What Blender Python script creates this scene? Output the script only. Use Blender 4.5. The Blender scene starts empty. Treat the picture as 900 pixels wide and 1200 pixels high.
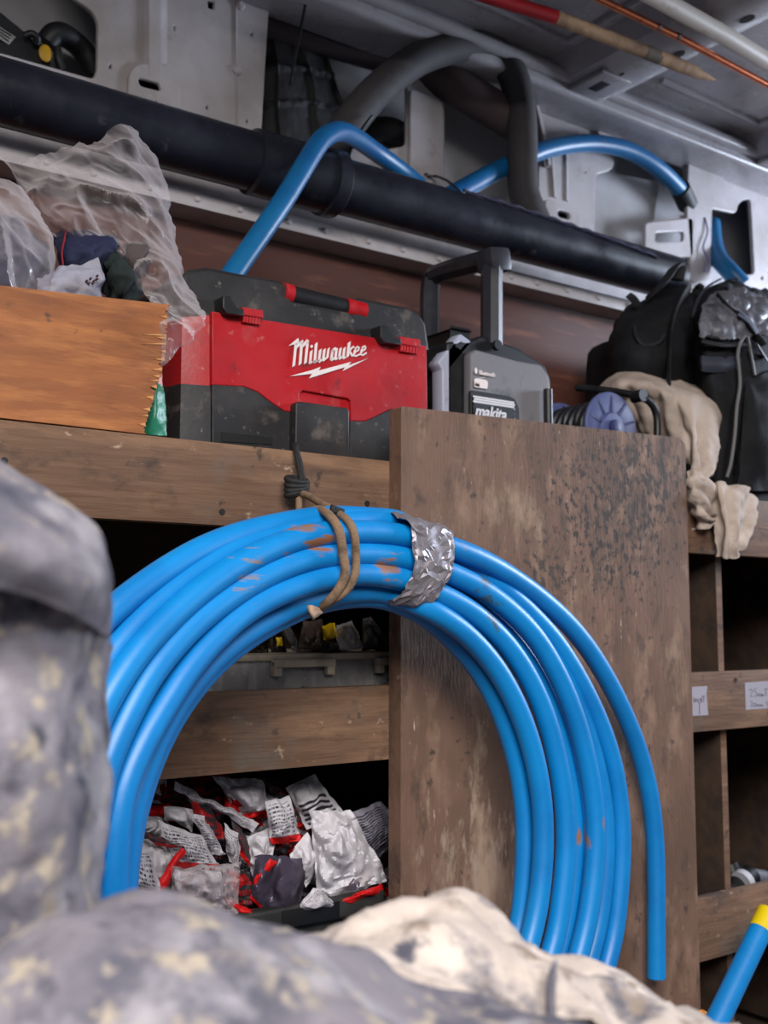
import bpy, bmesh, math, random
from mathutils import Vector, Matrix, noise as mnoise
R = random.Random(7)
C = bpy.context.scene.collection
# ---------------------------------------------------------------- camera
F = 1300.0                                   # focal length in pixels of the 900x1200 frame
YAW, PITCH = math.radians(36.0), math.atan(131 / 1300.0)
FW = Vector((math.sin(YAW) * math.cos(PITCH), math.cos(YAW) * math.cos(PITCH), math.sin(PITCH)))
RT = Vector((math.cos(YAW), -math.sin(YAW), 0))
UP = RT.cross(FW)
CAM = Vector((-0.850, -1.17, 0.85))          # metres; Y=0 is the front of the plywood board, Z=0 the van floor
cd = bpy.data.cameras.new('camera'); cam = bpy.data.objects.new('camera', cd); C.objects.link(cam)
cam.matrix_world = Matrix((( RT.x, UP.x, -FW.x, CAM.x), (RT.y, UP.y, -FW.y, CAM.y), (RT.z, UP.z, -FW.z, CAM.z), (0, 0, 0, 1)))
cd.sensor_fit = 'VERTICAL'; cd.sensor_height = 36; cd.lens = 36 * F / 1200; cd.clip_start = 0.02
cd.dof.use_dof = True; cd.dof.focus_distance = 1.27; cd.dof.aperture_fstop = 6.5
bpy.context.scene.camera = cam
# ---------------------------------------------------------------- light
w = bpy.data.worlds.new('world'); bpy.context.scene.world = w; w.use_nodes = True
bg = w.node_tree.nodes['Background']; bg.inputs[0].default_value = (0.80, 0.87, 1.0, 1); bg.inputs[1].default_value = 0.14
def area(name, loc, to, size, sy, e, col):
    l = bpy.data.lights.new(name, 'AREA'); l.shape = 'RECTANGLE'; l.size = size; l.size_y = sy; l.energy = e; l.color = col
    o = bpy.data.objects.new(name, l); C.objects.link(o); o.location = loc
    o.rotation_euler = (Vector(to) - Vector(loc)).to_track_quat('-Z', 'Y').to_euler(); return o
area('door_daylight', (-1.5, -2.6, 2.55), (0.0, 0.0, 0.7), 2.3, 1.3, 215, (1.0, 0.96, 0.93))     # daylight from the yard through the open side door
area('rear_daylight', (3.1, -0.6, 1.70), (1.2, 0.45, 1.80), 0.8, 0.6, 84, (0.72, 0.82, 1.0))   # daylight through the rear doors
vs = bpy.context.scene.view_settings
vs.view_transform = 'Standard'; vs.look = 'None'; vs.gamma = 1.0; vs.use_curve_mapping = False; vs.exposure = -0.08
# ---------------------------------------------------------------- helpers
def at(px, py, Y=None, Z=None, X=None):      # the point on a wall (Y), a level (Z) or a cross plane (X) seen at a pixel
    d = FW + RT * ((px - 450) / F) + UP * ((600 - py) / F)
    t = (Y - CAM.y) / d.y if Y is not None else (Z - CAM.z) / d.z if Z is not None else (X - CAM.x) / d.x
    return CAM + d * t
def dist(px, py, r):                         # the point at optical depth r
    return CAM + (FW + RT * ((px - 450) / F) + UP * ((600 - py) / F)) * r
MATS = {}
def lin(c): return tuple(((x / 255 / 12.92) if x / 255 <= 0.04045 else ((x / 255 + 0.055) / 1.055) ** 2.4) for x in c) + (1,)
def mat(name, col, rough=0.6, layers=(), metal=0.0, bump=None, spec=0.5, alpha=1.0, trans=0.0, coat=0.0, patches=(), rvar=0.0):
    """procedural material: base colour (sRGB 0-255) and noise layers (colour, scale, low, high[, stretch[, offset]])"""
    if name in MATS: return MATS[name]
    m = bpy.data.materials.new(name); m.use_nodes = True; nt = m.node_tree; N = nt.nodes; L = nt.links
    b = N['Principled BSDF']; b.inputs['Roughness'].default_value = rough; b.inputs['Metallic'].default_value = metal
    b.inputs['Specular IOR Level'].default_value = spec; b.inputs['Alpha'].default_value = alpha
    b.inputs['Transmission Weight'].default_value = trans; b.inputs['Coat Weight'].default_value = coat
    tc = N.new('ShaderNodeTexCoord'); prev = None
    base = lin(col); b.inputs['Base Color'].default_value = base
    def nz(scale, st=(1, 1, 1), off=(0, 0, 0), detail=7, rg=0.62):
        mp = N.new('ShaderNodeMapping'); mp.inputs['Scale'].default_value = st; mp.inputs['Location'].default_value = off
        t = N.new('ShaderNodeTexNoise'); t.inputs['Scale'].default_value = scale; t.inputs['Detail'].default_value = detail; t.inputs['Roughness'].default_value = rg
        L.new(tc.outputs['Object'], mp.inputs[0]); L.new(mp.outputs[0], t.inputs['Vector']); return t.outputs['Fac']
    for i, ly in enumerate(layers):
        c2, sc, lo, hi = ly[:4]; st = ly[4] if len(ly) > 4 else (1, 1, 1); off = ly[5] if len(ly) > 5 else (i * 3.1, i * 1.7, i * 2.3)
        mr = N.new('ShaderNodeMapRange'); mr.inputs['From Min'].default_value = lo; mr.inputs['From Max'].default_value = hi
        L.new(nz(sc, st, off), mr.inputs['Value'])
        mx = N.new('ShaderNodeMix'); mx.data_type = 'RGBA'; L.new(mr.outputs['Result'], mx.inputs['Factor'])
        if prev is None: mx.inputs['A'].default_value = base
        else: L.new(prev, mx.inputs['A'])
        mx.inputs['B'].default_value = lin(c2); prev = mx.outputs['Result']
    for i, (cen, rad, c2, sc, lo, hi, st) in enumerate(patches):   # stains with a place and a shape of their own
        ge = N.new('ShaderNodeNewGeometry'); dm = N.new('ShaderNodeVectorMath'); dm.operation = 'DISTANCE'; dm.inputs[1].default_value = cen; L.new(ge.outputs['Position'], dm.inputs[0])
        fo = N.new('ShaderNodeMapRange'); fo.inputs['From Min'].default_value = rad * .25; fo.inputs['From Max'].default_value = rad; fo.inputs['To Min'].default_value = 0; fo.inputs['To Max'].default_value = .35; L.new(dm.outputs['Value'], fo.inputs['Value'])
        sb = N.new('ShaderNodeMath'); sb.operation = 'SUBTRACT'; L.new(nz(sc, st, (i * 2.2 + .4, i, 1)), sb.inputs[0]); L.new(fo.outputs['Result'], sb.inputs[1])
        mr = N.new('ShaderNodeMapRange'); mr.inputs['From Min'].default_value = lo; mr.inputs['From Max'].default_value = hi; L.new(sb.outputs[0], mr.inputs['Value'])
        mx = N.new('ShaderNodeMix'); mx.data_type = 'RGBA'; L.new(mr.outputs['Result'], mx.inputs['Factor'])
        if prev is None: mx.inputs['A'].default_value = base
        else: L.new(prev, mx.inputs['A'])
        mx.inputs['B'].default_value = lin(c2); prev = mx.outputs['Result']
    if prev is not None: L.new(prev, b.inputs['Base Color'])
    if rvar:
        mr = N.new('ShaderNodeMapRange'); mr.inputs['To Min'].default_value = max(0.02, rough - rvar); mr.inputs['To Max'].default_value = min(1, rough + rvar)
        mr.inputs['From Min'].default_value = 0.3; mr.inputs['From Max'].default_value = 0.7
        L.new(nz(14, (1, 1, 1), (5, 5, 5)), mr.inputs['Value']); L.new(mr.outputs['Result'], b.inputs['Roughness'])
    if bump:
        st = bump[2] if len(bump) > 2 else (1, 1, 1)
        bp = N.new('ShaderNodeBump'); bp.inputs['Strength'].default_value = bump[1]; bp.inputs['Distance'].default_value = bump[3] if len(bump) > 3 else 0.004
        L.new(nz(bump[0], st, (9, 9, 9)), bp.inputs['Height']); L.new(bp.outputs['Normal'], b.inputs['Normal'])
    MATS[name] = m; return m
def world_loc(o):
    v = Vector((0, 0, 0))
    while o is not None: v += o.location; o = o.parent
    return v
def tag(o, label=None, cat=None, group=None, kind=None):
    if label: o['label'] = label
    if cat: o['category'] = cat
    if group: o['group'] = group
    if kind: o['kind'] = kind
    return o
def thing(name, loc, label, cat, group=None):
    o = bpy.data.objects.new(name, None); o.empty_display_size = 0.05; C.objects.link(o); o.location = loc
    return tag(o, label, cat, group)
class MB:
    """collects geometry in world coordinates; build() links it as one mesh object"""
    def __init__(s): s.v = []; s.f = []
    def add(s, vs, fs):
        k = len(s.v); s.v += [Vector(p) for p in vs]; s.f += [tuple(i + k for i in f) for f in fs]; return s
    def bm(s, bm, M=None):
        bm.verts.index_update()
        s.add([(M @ v.co if M else v.co.copy()) for v in bm.verts], [[v.index for v in f.verts] for f in bm.faces]); bm.free(); return s
    def box(s, c, size, M=None, bev=0.0, seg=2):
        b = bmesh.new(); bmesh.ops.create_cube(b, size=1)
        for v in b.verts: v.co = Vector((v.co.x * size[0], v.co.y * size[1], v.co.z * size[2]))
        if bev: bmesh.ops.bevel(b, geom=list(b.edges), offset=bev, segments=seg, affect='EDGES', profile=0.6)
        T = Matrix.Translation(c) @ (M.to_4x4() if M else Matrix()); return s.bm(b, T)
    def lohi(s, lo, hi, bev=0.0, seg=2):
        lo = Vector(lo); hi = Vector(hi); return s.box((lo + hi) / 2, hi - lo, None, bev, seg)
    def tube(s, pts, r, seg=12, caps=True, flat=1.0):
        pts = [Vector(p) for p in pts]; n = len(pts); rr = r if hasattr(r, '__len__') else [r] * n
        t0 = (pts[1] - pts[0]).normalized(); u = t0.orthogonal().normalized(); ring = []
        for i, p in enumerate(pts):
            t = (pts[min(i + 1, n - 1)] - pts[max(i - 1, 0)]).normalized()
            u = (u - t * u.dot(t)).normalized(); v = t.cross(u)
            ring.append([p + (u * math.cos(a) + v * math.sin(a) * flat) * rr[i] for a in (2 * math.pi * k / seg for k in range(seg))])
        vs = [q for g in ring for q in g]; fs = []
        for i in range(n - 1):
            for k in range(seg):
                a = i * seg + k; b = i * seg + (k + 1) % seg; fs.append((a, b, b + seg, a + seg))
        if caps: fs.append(tuple(range(seg - 1, -1, -1))); fs.append(tuple((n - 1) * seg + k for k in range(seg)))
        return s.add(vs, fs)
    def prism(s, poly, off):                  # polygon of 3-D points, extruded by the vector off
        n = len(poly); off = Vector(off); poly = [Vector(p) for p in poly]
        return s.add(poly + [p + off for p in poly], [tuple(range(n)), tuple(range(2 * n - 1, n - 1, -1))] + [(i, (i + 1) % n + 0, (i + 1) % n + n, i + n)[::-1] for i in range(n)])
    def lathe(s, prof, seg, M):               # profile (radius, height) turned about local z
        vs = []; fs = []
        for r, h in prof:
            for k in range(seg):
                a = 2 * math.pi * k / seg; vs.append(M @ Vector((r * math.cos(a), r * math.sin(a), h)))
        for i in range(len(prof) - 1):
            for k in range(seg):
                a = i * seg + k; b = i * seg + (k + 1) % seg; fs.append((a, b, b + seg, a + seg))
        fs.append(tuple(range(seg - 1, -1, -1))); fs.append(tuple((len(prof) - 1) * seg + k for k in range(seg)))
        return s.add(vs, fs)
    def grid(s, fn, nu, nv, thick=0.0):       # fn(u,v)->point, u,v in 0..1; with thickness the sheet is a closed shell
        P = [[Vector(fn(i / nu, j / nv)) for j in range(nv + 1)] for i in range(nu + 1)]
        W = nv + 1; fs = [(i * W + j, (i + 1) * W + j, (i + 1) * W + j + 1, i * W + j + 1) for i in range(nu) for j in range(nv)]
        vs = [p for r in P for p in r]
        if thick:
            k = len(vs); nn = []
            for i in range(nu + 1):
                for j in range(nv + 1):
                    a = P[min(i + 1, nu)][j] - P[max(i - 1, 0)][j]; b = P[i][min(j + 1, nv)] - P[i][max(j - 1, 0)]
                    q = a.cross(b); nn.append(q.normalized() if q.length > 1e-12 else Vector((0, -1, 0)))
            vs2 = [p + q * thick for p, q in zip(vs, nn)]
            fs2 = [tuple(x + k for x in f[::-1]) for f in fs]; rim = []
            B = [i * W for i in range(nu + 1)] + [nu * W + j for j in range(1, W)] + [i * W + nv for i in range(nu - 1, -1, -1)] + [j for j in range(nv - 1, 0, -1)]
            for a, b in zip(B, B[1:] + B[:1]): rim.append((b, a, a + k, b + k))
            vs = vs + vs2; fs = fs + fs2 + rim
        return s.add(vs, fs)
    def build(s, name, m, parent=None, smooth=40, base=None):
        me = bpy.data.meshes.new(name); o = bpy.data.objects.new(name, me); C.objects.link(o)
        if parent is not None: o.parent = parent; org = world_loc(parent)
        else:
            lo = Vector([min(p[i] for p in s.v) for i in range(3)]); hi = Vector([max(p[i] for p in s.v) for i in range(3)])
            org = Vector(((lo.x + hi.x) / 2, (lo.y + hi.y) / 2, lo.z)) if base is None else Vector(base); o.location = org
        me.from_pydata([p - org for p in s.v], [], s.f)
        b = bmesh.new(); b.from_mesh(me); bmesh.ops.recalc_face_normals(b, faces=b.faces); b.to_mesh(me); b.free()
        if smooth:
            me.shade_smooth(); me.set_sharp_from_angle(angle=math.radians(smooth))
        me.materials.append(m); me.update(); return o
def crom(P, sub=6, closed=False):             # Catmull-Rom through points (any dimension as Vector)
    P = [Vector(p) for p in P]; out = []; n = len(P)
    for i in range(n if closed else n - 1):
        g = (lambda k: P[k % n]) if closed else (lambda k: P[min(max(k, 0), n - 1)])
        p0, p1, p2, p3 = g(i - 1), g(i), g(i + 1), g(i + 2)
        for j in range(sub):
            t = j / sub
            out.append(0.5 * ((2 * p1) + (p2 - p0) * t + (2 * p0 - 5 * p1 + 4 * p2 - p3) * t * t + (3 * p1 - p0 - 3 * p2 + p3) * t ** 3))
    if not closed: out.append(P[-1].copy())
    return out
def rnd(poly, r=3, k=4):                      # round the corners of a 2-D polygon
    out = []; n = len(poly)
    for i in range(n):
        p0, p, p1 = Vector(poly[i - 1]), Vector(poly[i]), Vector(poly[(i + 1) % n])
        a = p0 - p; b = p1 - p; ra = min(r, a.length * .45); rb = min(r, b.length * .45)
        A = p + a.normalized() * ra; B = p + b.normalized() * rb
        for j in range(k + 1):
            t = j / k; out.append(A * (1 - t) ** 2 + p * 2 * t * (1 - t) + B * t * t)
    return [tuple(q) for q in out]
def oval(cx, cy, rx, ry, ang=0, n=16):
    c, s_ = math.cos(ang), math.sin(ang)
    return [(cx + rx * math.cos(t) * c - ry * math.sin(t) * s_, cy + rx * math.cos(t) * s_ + ry * math.sin(t) * c) for t in (2 * math.pi * k / n for k in range(n))]
def plate(polys2d, depth, bev=0.0):           # filled 2-D outlines with holes -> (verts, faces) in local x,y,z
    cu = bpy.data.curves.new('outline', 'CURVE'); cu.dimensions = '2D'; cu.fill_mode = 'BOTH'; cu.extrude = depth / 2; cu.bevel_depth = bev; cu.bevel_resolution = 1
    for poly in polys2d:
        sp = cu.splines.new('POLY'); sp.points.add(len(poly) - 1); sp.use_cyclic_u = True
        for q, p in zip(sp.points, poly): q.co = (p[0], p[1], 0, 1)
    o = bpy.data.objects.new('outline', cu); C.objects.link(o)
    me = o.evaluated_get(bpy.context.evaluated_depsgraph_get()).to_mesh()
    V = [v.co.copy() for v in me.vertices]; Fc = [tuple(p.vertices) for p in me.polygons]
    bpy.data.objects.remove(o); bpy.data.curves.remove(cu); return V, Fc
def wall_plate(mb, polys_px, Y, depth, bev=0.0):   # outlines read off the photograph, laid on the wall plane Y, depth going back
    pl = []
    for poly in polys_px:
        q = [at(x, y, Y) for x, y in poly]; pl.append([(p.x, p.z) for p in q])
    V, Fc = plate(pl, depth, bev)
    mb.add([(v.x, Y + depth / 2 + bev + v.z, max(v.y, ZMIN[0])) for v in V], Fc); return mb
ZMIN = [-9.0]                                # things on a shelf are cut off flat at its surface
def fbm(p, o=4): return mnoise.fractal(Vector(p), 1.0, 2.0, o)
# ================================================================ materials of the setting
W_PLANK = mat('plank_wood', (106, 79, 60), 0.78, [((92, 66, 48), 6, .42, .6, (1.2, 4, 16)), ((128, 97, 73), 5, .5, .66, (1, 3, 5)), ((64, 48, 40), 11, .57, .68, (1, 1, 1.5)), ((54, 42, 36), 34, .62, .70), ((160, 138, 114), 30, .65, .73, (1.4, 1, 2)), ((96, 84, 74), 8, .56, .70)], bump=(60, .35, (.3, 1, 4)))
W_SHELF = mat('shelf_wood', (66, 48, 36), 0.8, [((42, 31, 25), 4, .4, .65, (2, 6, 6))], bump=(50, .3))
W_BACK = mat('back_panel_wood', (92, 50, 37), 0.62, [((82, 48, 38), 3, .38, .66, (1.5, 1, 5)), ((134, 84, 62), 7, .55, .75, (1, 1, 6)), ((92, 70, 66), 5, .58, .76)], bump=(90, .2, (.3, 1, 3)))
M_BODY = mat('van_body_paint', (196, 190, 192), 0.38, [((164, 155, 151), 5, .42, .68), ((142, 130, 122), 16, .6, .78), ((120, 108, 100), 45, .68, .8)], bump=(30, .08), rvar=.1)
M_SKIN = mat('outer_skin_paint', (186, 184, 186), 0.35, [((160, 156, 156), 4, .45, .7)])
M_ROOF = mat('roof_paint', (176, 172, 176), 0.3, [((146, 140, 142), 4, .42, .7), ((126, 116, 112), 20, .62, .8)], rvar=.1)
M_DARK = mat('black_parts_and_shade', (18, 18, 20), 0.6)
def struct(o): o['kind'] = 'structure'; return o
# ================================================================ van shell
ZR = 2.0
struct(MB().lohi((-1.6, -1.3, -0.03), (3.4, 0.62, 0.0)).build('floor', mat('floor_ply', (92, 74, 60), .8, [((60, 50, 42), 5, .4, .7)])))
struct(MB().lohi((-1.6, 0.60, 0.0), (3.4, 0.62, ZR + .03)).build('wall_outer_skin', M_SKIN))
struct(MB().lohi((-1.6, 0.445, 0.0), (3.4, 0.46, 1.53)).build('wall_plywood_lining', W_BACK))
# inner steel skin with its pressed cut-outs
hole1 = rnd([(-75, 42), (-80, -90), (60, -60), (88, -2), (102, 7), (111, 15), (116, 26), (115, 84), (110, 94), (60, 80)], 6)
hole2a = rnd([(314, 8), (324, 6), (413, 34), (478, 58), (478, 172), (440, 178), (305, 162)], 8)
hole2b = rnd([(520, 78), (545, 90), (603, 117), (632, 150), (632, 246), (575, 240), (520, 226)], 6)
hole3 = rnd([(697, 203), (716, 199), (720, 188), (708, 176), (733, 163), (762, 170), (802, 190), (809, 227), (811, 251), (763, 259), (758, 296), (733, 296), (696, 284)], 6)
hole6 = rnd([(833, 243), (858, 247), (870, 233), (880, 232), (885, 323), (860, 322), (833, 285)], 7)
slots = [oval(129.5, 78, 3, 4.2), oval(204.5, 33, 2.2, 5), rnd([(160, 88), (189, 96), (191, 109), (162, 102)], 7), oval(169, 116, 2.6, 3.4), oval(183, 119, 2.6, 3.4),
         [(242, -2), (253, 1), (252, 13), (243, 10)], oval(295, 40, 2.6, 3.6), oval(243, 126, 2.8, 3.6), oval(290, 142, 2.6, 3.4),
         [(490, 43), (498, 46), (498, 58), (490, 55)], rnd([(653, 244), (669, 249), (669, 259), (653, 255)], 5), oval(643, 250, 1.8, 2.6), oval(656, 264, 2, 2.6), oval(663, 265, 2, 2.6), oval(686, 202, 1.4, 2.6), oval(660, 217, 1.2, 2),
         rnd([(767, 271), (802, 270), (802, 284), (767, 285)], 5), rnd([(773, 301), (807, 300), (807, 308), (773, 308)], 3), oval(843, 203, 2, 3), oval(878, 202, 3, 4), oval(878, 218, 2.5, 3.2), oval(885, 222, 2, 2.6), oval(893, 326, 2, 3), oval(817, 248, 1.6, 2.6), oval(818, 303, 1.6, 2.6)]
YW = 0.50
x0, z0, x1, z1 = -1.6, 1.50, 3.4, 1.985
pl = [[(x0, z0), (x1, z0), (x1, z1), (x0, z1)]]
for h in [hole1, hole2a, hole2b, hole3, hole6] + slots:
    pl.append([(p.x, p.z) for p in (at(x, y, YW) for x, y in h)])
V, Fc = plate(pl, 0.006, 0.0022)
wall = struct(MB().add([(v.x, YW + 0.005 + v.z, v.y) for v in V], Fc).build('wall_inner_steel', M_BODY, smooth=50))
def wbar(pts, Y, half, th, name='pressed_rib', par=wall, m=M_BODY, flat=.5):   # a pressed rib standing proud of the steel
    MB().tube([at(x, y, Y) for x, y in pts], half, 8, flat=flat).build(name, m, par)
wbar([(277, -30), (277, 160)], YW - .001, .0035, 0); 
for c in ((281, 7), (277, 83)):
    MB().lathe([(.009, 0), (.009, .004), (.005, .008)], 10, Matrix.Translation(at(*c, YW)) @ Matrix.Rotation(math.pi / 2, 4, 'X')).build('stud', M_BODY, wall)
MB().grid(lambda u, v: at(168 + 28 * u, -40 + 128 * v, YW - .0015 - .007 * max(0, min(1, 4 * min(u, 1 - u)))), 12, 2, .002).build('pressed_panel', M_BODY, wall)
MB().prism([at(x, y, .545) for x, y in ((688, 196), (772, 214), (766, 262), (764, 305), (688, 292))], (0, .004, 0)).build('inner_stiffener', M_SKIN, wall)
pan = rnd([(153, 86), (162, 76), (200, 76), (211, 92), (210, 132), (152, 116)], 6)
mb = MB(); wall_plate(mb, [pan, slots[2], slots[3], slots[4]], YW - .008, .004, .003); mb.build('pressed_panel', M_BODY, wall)
struct(MB().lohi((at(119, 60, .53).x, .53, 1.54), (at(296, 60, .53).x, .535, 1.97)).build('wall_cavity_shade', M_DARK))  # added black plate, stands in for the shade of the cavity behind the slots
struct(MB().lohi((at(634, 200, .53).x, .53, 1.54), (at(690, 200, .53).x, .535, 1.90)).build('wall_cavity_shade', M_DARK))  # second added plate, darkens the cavity behind the post slots
# brackets and posts that stand in front of the steel skin
for poly, hs in (([(482, 105), (518, 118), (520, 226), (482, 210)], [oval(500, 205, 3.5, 3.5)]),
                 ([(640, 234), (680, 246), (680, 290), (640, 280)], [slots[10], slots[12], slots[13]]),
                 ([(757, 262), (812, 256), (812, 300), (757, 300)], [slots[16]]),
                 ([(700, 140), (725, 124), (800, 160), (806, 184), (802, 190), (762, 170), (733, 163), (705, 172)], [rnd([(742, 143), (749, 145), (749, 157), (742, 155)], 2)]),
                 ([(808, 172), (830, 178), (865, 240), (862, 249), (834, 243), (832, 330), (812, 330), (806, 250)], [])):
    mb = MB(); wall_plate(mb, [rnd(poly, 4)] + hs, YW - .012, .006, .002); mb.build('steel_bracket', M_BODY, wall)
wbar([(664, 178), (664, 236)], YW - .001, .006, 0); wbar([(633, 150), (646, 172), (650, 232)], YW - .001, .008, 0); wbar([(500, 130), (500, 190)], YW - .008, .006, 0)
wbar([(622, 95), (632, 140), (640, 175), (643, 195)], YW - .012, .012, 0)
# ledge under the waste pipe, with rivets
led = struct(MB().lohi((-1.6, 0.385, 1.508), (3.4, 0.50, 1.536), .004).build('trim_1', M_BODY))
for k in range(22):
    MB().lathe([(.006, 0), (.0055, .002), (.003, .004)], 8, Matrix.Translation((-.5 + k * .083 + R.uniform(-.01, .01), .385, 1.522)) @ Matrix.Rotation(math.pi / 2, 4, 'X')).build('rivet', M_BODY, led, base=None)
# roof: sheet, side rail and cross ribs
roof = struct(MB().lohi((-1.6, -1.3, ZR + .02), (3.4, .62, ZR + .03)).build('ceiling', M_ROOF))
mb = MB().lohi((-1.6, .405, 1.955), (3.4, .52, ZR + .02), .012, 3); mb.tube([(-1.6, .40, 1.99), (3.4, .40, 1.99)], .014, 10)
mb.build('side_rail', M_ROOF, roof)
for X, wd in ((-.45, .12), (.20, .05), (.83, .14), (1.47, .14), (2.2, .14)):
    mb = MB()
    prof = [(-wd / 2 - .03, ZR + .02), (-wd / 2, ZR - .018), (-wd / 4, ZR - .03), (wd / 4, ZR - .03), (wd / 2, ZR - .018), (wd / 2 + .03, ZR + .02)]
    mb.prism([(X + a, .41, z) for a, z in prof], (0, -1.7, 0))
    rib = mb.build('cross_rib', M_ROOF, roof, smooth=30)
    for yy in (.33, .30, .18, .02):
        if wd < .1: continue
        mb = MB(); mb.lathe([(.010 if yy < .29 else .004, 0), (.010 if yy < .29 else .004, .0012)], 12, Matrix.Translation((X + (.02 if yy < .2 else -.01), yy, ZR - .0312)) @ Matrix.Scale(1.6, 4, (0, 1, 0)))
        mb.build('rib_hole', M_DARK, rib)
    if wd > .1:
        MB().lohi((X - .055, .31, ZR - .036), (X + .03, .405, ZR - .026), .004).build('rib_end_plate', M_ROOF, rib)
        MB().lohi((X - .03, .335, ZR - .0372), (X - .005, .375, ZR - .0355), .001).build('rib_slot', M_DARK, rib)
for xa, xb in ((-.3, .12), (.28, .70), (.98, 1.33), (1.62, 2.05)):   # swage lines around each roof panel
    MB().tube([(xa, .33, ZR + .018), (xb, .33, ZR + .018), (xb, -.8, ZR + .018)], .008, 8).build('swage', M_ROOF, roof)
# ================================================================ racking
rack = thing('shelving_rack', (0.2, 0.24, 0), 'brown plywood shelving rack with rough front planks along the van side', 'shelving')
YP0, YP1 = 0.0265, 0.046
for z0, z1 in ((.969, 1.069), (.672, .770), (.307, .406)):
    mb = MB(); n = 60
    mb.lohi((-1.2, YP0, z0), (2.2, YP1, z1), .0025)
    for v in mb.v:
        k = fbm((v.x * 3, v.z * 8, z0)); v.z += .002 * k
    mb.build('plank', W_PLANK, rack)
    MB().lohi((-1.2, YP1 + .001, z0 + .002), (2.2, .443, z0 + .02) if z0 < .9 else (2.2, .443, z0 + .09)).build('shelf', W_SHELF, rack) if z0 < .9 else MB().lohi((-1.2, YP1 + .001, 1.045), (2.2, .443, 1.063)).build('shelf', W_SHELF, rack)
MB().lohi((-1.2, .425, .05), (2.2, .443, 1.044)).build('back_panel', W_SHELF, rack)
xd = at(843, 720, YP1 + .002).x
for X in (-.62, .33, xd, 1.25, 1.8):
    for z0, z1 in ((.693, 1.044), (.328, .671), (.02, .306)):
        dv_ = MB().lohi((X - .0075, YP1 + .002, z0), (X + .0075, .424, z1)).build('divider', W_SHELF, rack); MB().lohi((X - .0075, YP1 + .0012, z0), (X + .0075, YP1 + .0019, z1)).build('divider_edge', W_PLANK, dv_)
for px, py in ((5, 540), (430, 590), (862, 797), (260, 600)):
    MB().lathe([(.004, 0), (.004, .0012)], 10, Matrix.Translation(at(px, py, YP0)) @ Matrix.Rotation(math.pi / 2, 4, 'X')).build('screw_head', M_DARK, rack)
# handwritten labels taped on the middle plank
PAPER = mat('paper_label', (150, 146, 158), .55, [((150, 146, 156), 30, .5, .7)])
INK = mat('pen_ink', (62, 58, 78), .5)
def label_paper(poly, strokes):
    Yp = YP0 - .0006
    o = MB().prism([at(x, y, Yp) for x, y in poly], (0, .0008, 0)).build('paper_label', PAPER, rack)
    mb = MB()
    for st in strokes: mb.tube([at(x, y, Yp - .0002) for x, y in st], .0005, 4)
    mb.build('handwriting', INK, o)
def zz(z, ox, oy, s): return [[(ox + a / s, oy + b / s) for a, b in st] for st in z]
label_paper([(811, 805), (829, 804), (828, 813), (830, 838), (811, 839)], zz([[(105, 490), (120, 540), (130, 500)], [(130, 540), (135, 500), (150, 540), (160, 500)], [(165, 520), (180, 500), (180, 540), (165, 540)], [(190, 540), (195, 480), (215, 470), (210, 540)], [(168, 540), (170, 660)]], 800, 760, 8.57))
label_paper([(873, 800), (930, 796), (930, 828), (874, 832)], zz([[(670, 420), (690, 405), (700, 425), (680, 480), (705, 482)], [(745, 400), (722, 402), (720, 435), (745, 440), (742, 475), (720, 480)], [(755, 480), (757, 455), (770, 455), (772, 480), (774, 455), (790, 455), (792, 480)], [(795, 480), (797, 458), (808, 480), (812, 455)], [(815, 408), (860, 400)], [(838, 404), (834, 478)], [(680, 535), (690, 525), (700, 540), (688, 580), (705, 580)], [(715, 550), (735, 545), (738, 580), (716, 582), (715, 550)], [(745, 582), (750, 560), (762, 562), (764, 582)], [(770, 582), (774, 560), (790, 582), (792, 560), (810, 580)], [(860, 530), (840, 535), (845, 555), (860, 560), (850, 585)], [(880, 530), (910, 560), (890, 590)]], 800, 760, 8.57))
# tall plywood board screwed over the planks
_mould = [(at(700, 580, 0), .34, (74, 58, 46), 30, .50, .64, (1.3, 1, .7)), (at(720, 600, 0), .36, (48, 38, 32), 85, .50, .57, (1.1, 1, .8)), (at(760, 560, 0), .26, (54, 44, 36), 55, .51, .60, (1.2, 1, .6)), (at(560, 1000, 0), .24, (146, 126, 108), 34, .50, .66, (2.4, 1, .8)), (at(640, 680, 0), .14, (60, 48, 40), 70, .48, .56, (1, 1, 1))]
W_BOARD = mat('board_ply', (108, 80, 64), .74, [((90, 66, 50), 5, .42, .6, (2, 1, 1)), ((130, 102, 83), 9, .52, .66, (2, 1, .8)), ((78, 58, 46), 18, .56, .66, (1.5, 1, .8)), ((62, 48, 40), 50, .62, .69), ((168, 148, 130), 60, .66, .72, (2.4, 1, .6)), ((146, 122, 102), 16, .58, .72, (1, 1, .5))], bump=(70, .5, (3, 1, .6)), patches=_mould)
bl = rnd([(470, 476), (796, 513), (803, 520), (821, 1180), (829, 1420), (469, 1420)], 3)
mb = MB(); mb.prism([at(x, y, 0) for x, y in bl], (0, .026, 0))
board = mb.build('plywood_board', W_BOARD); tag(board, 'tall stained plywood board standing upright behind the blue pipe coil', 'board')
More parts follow.
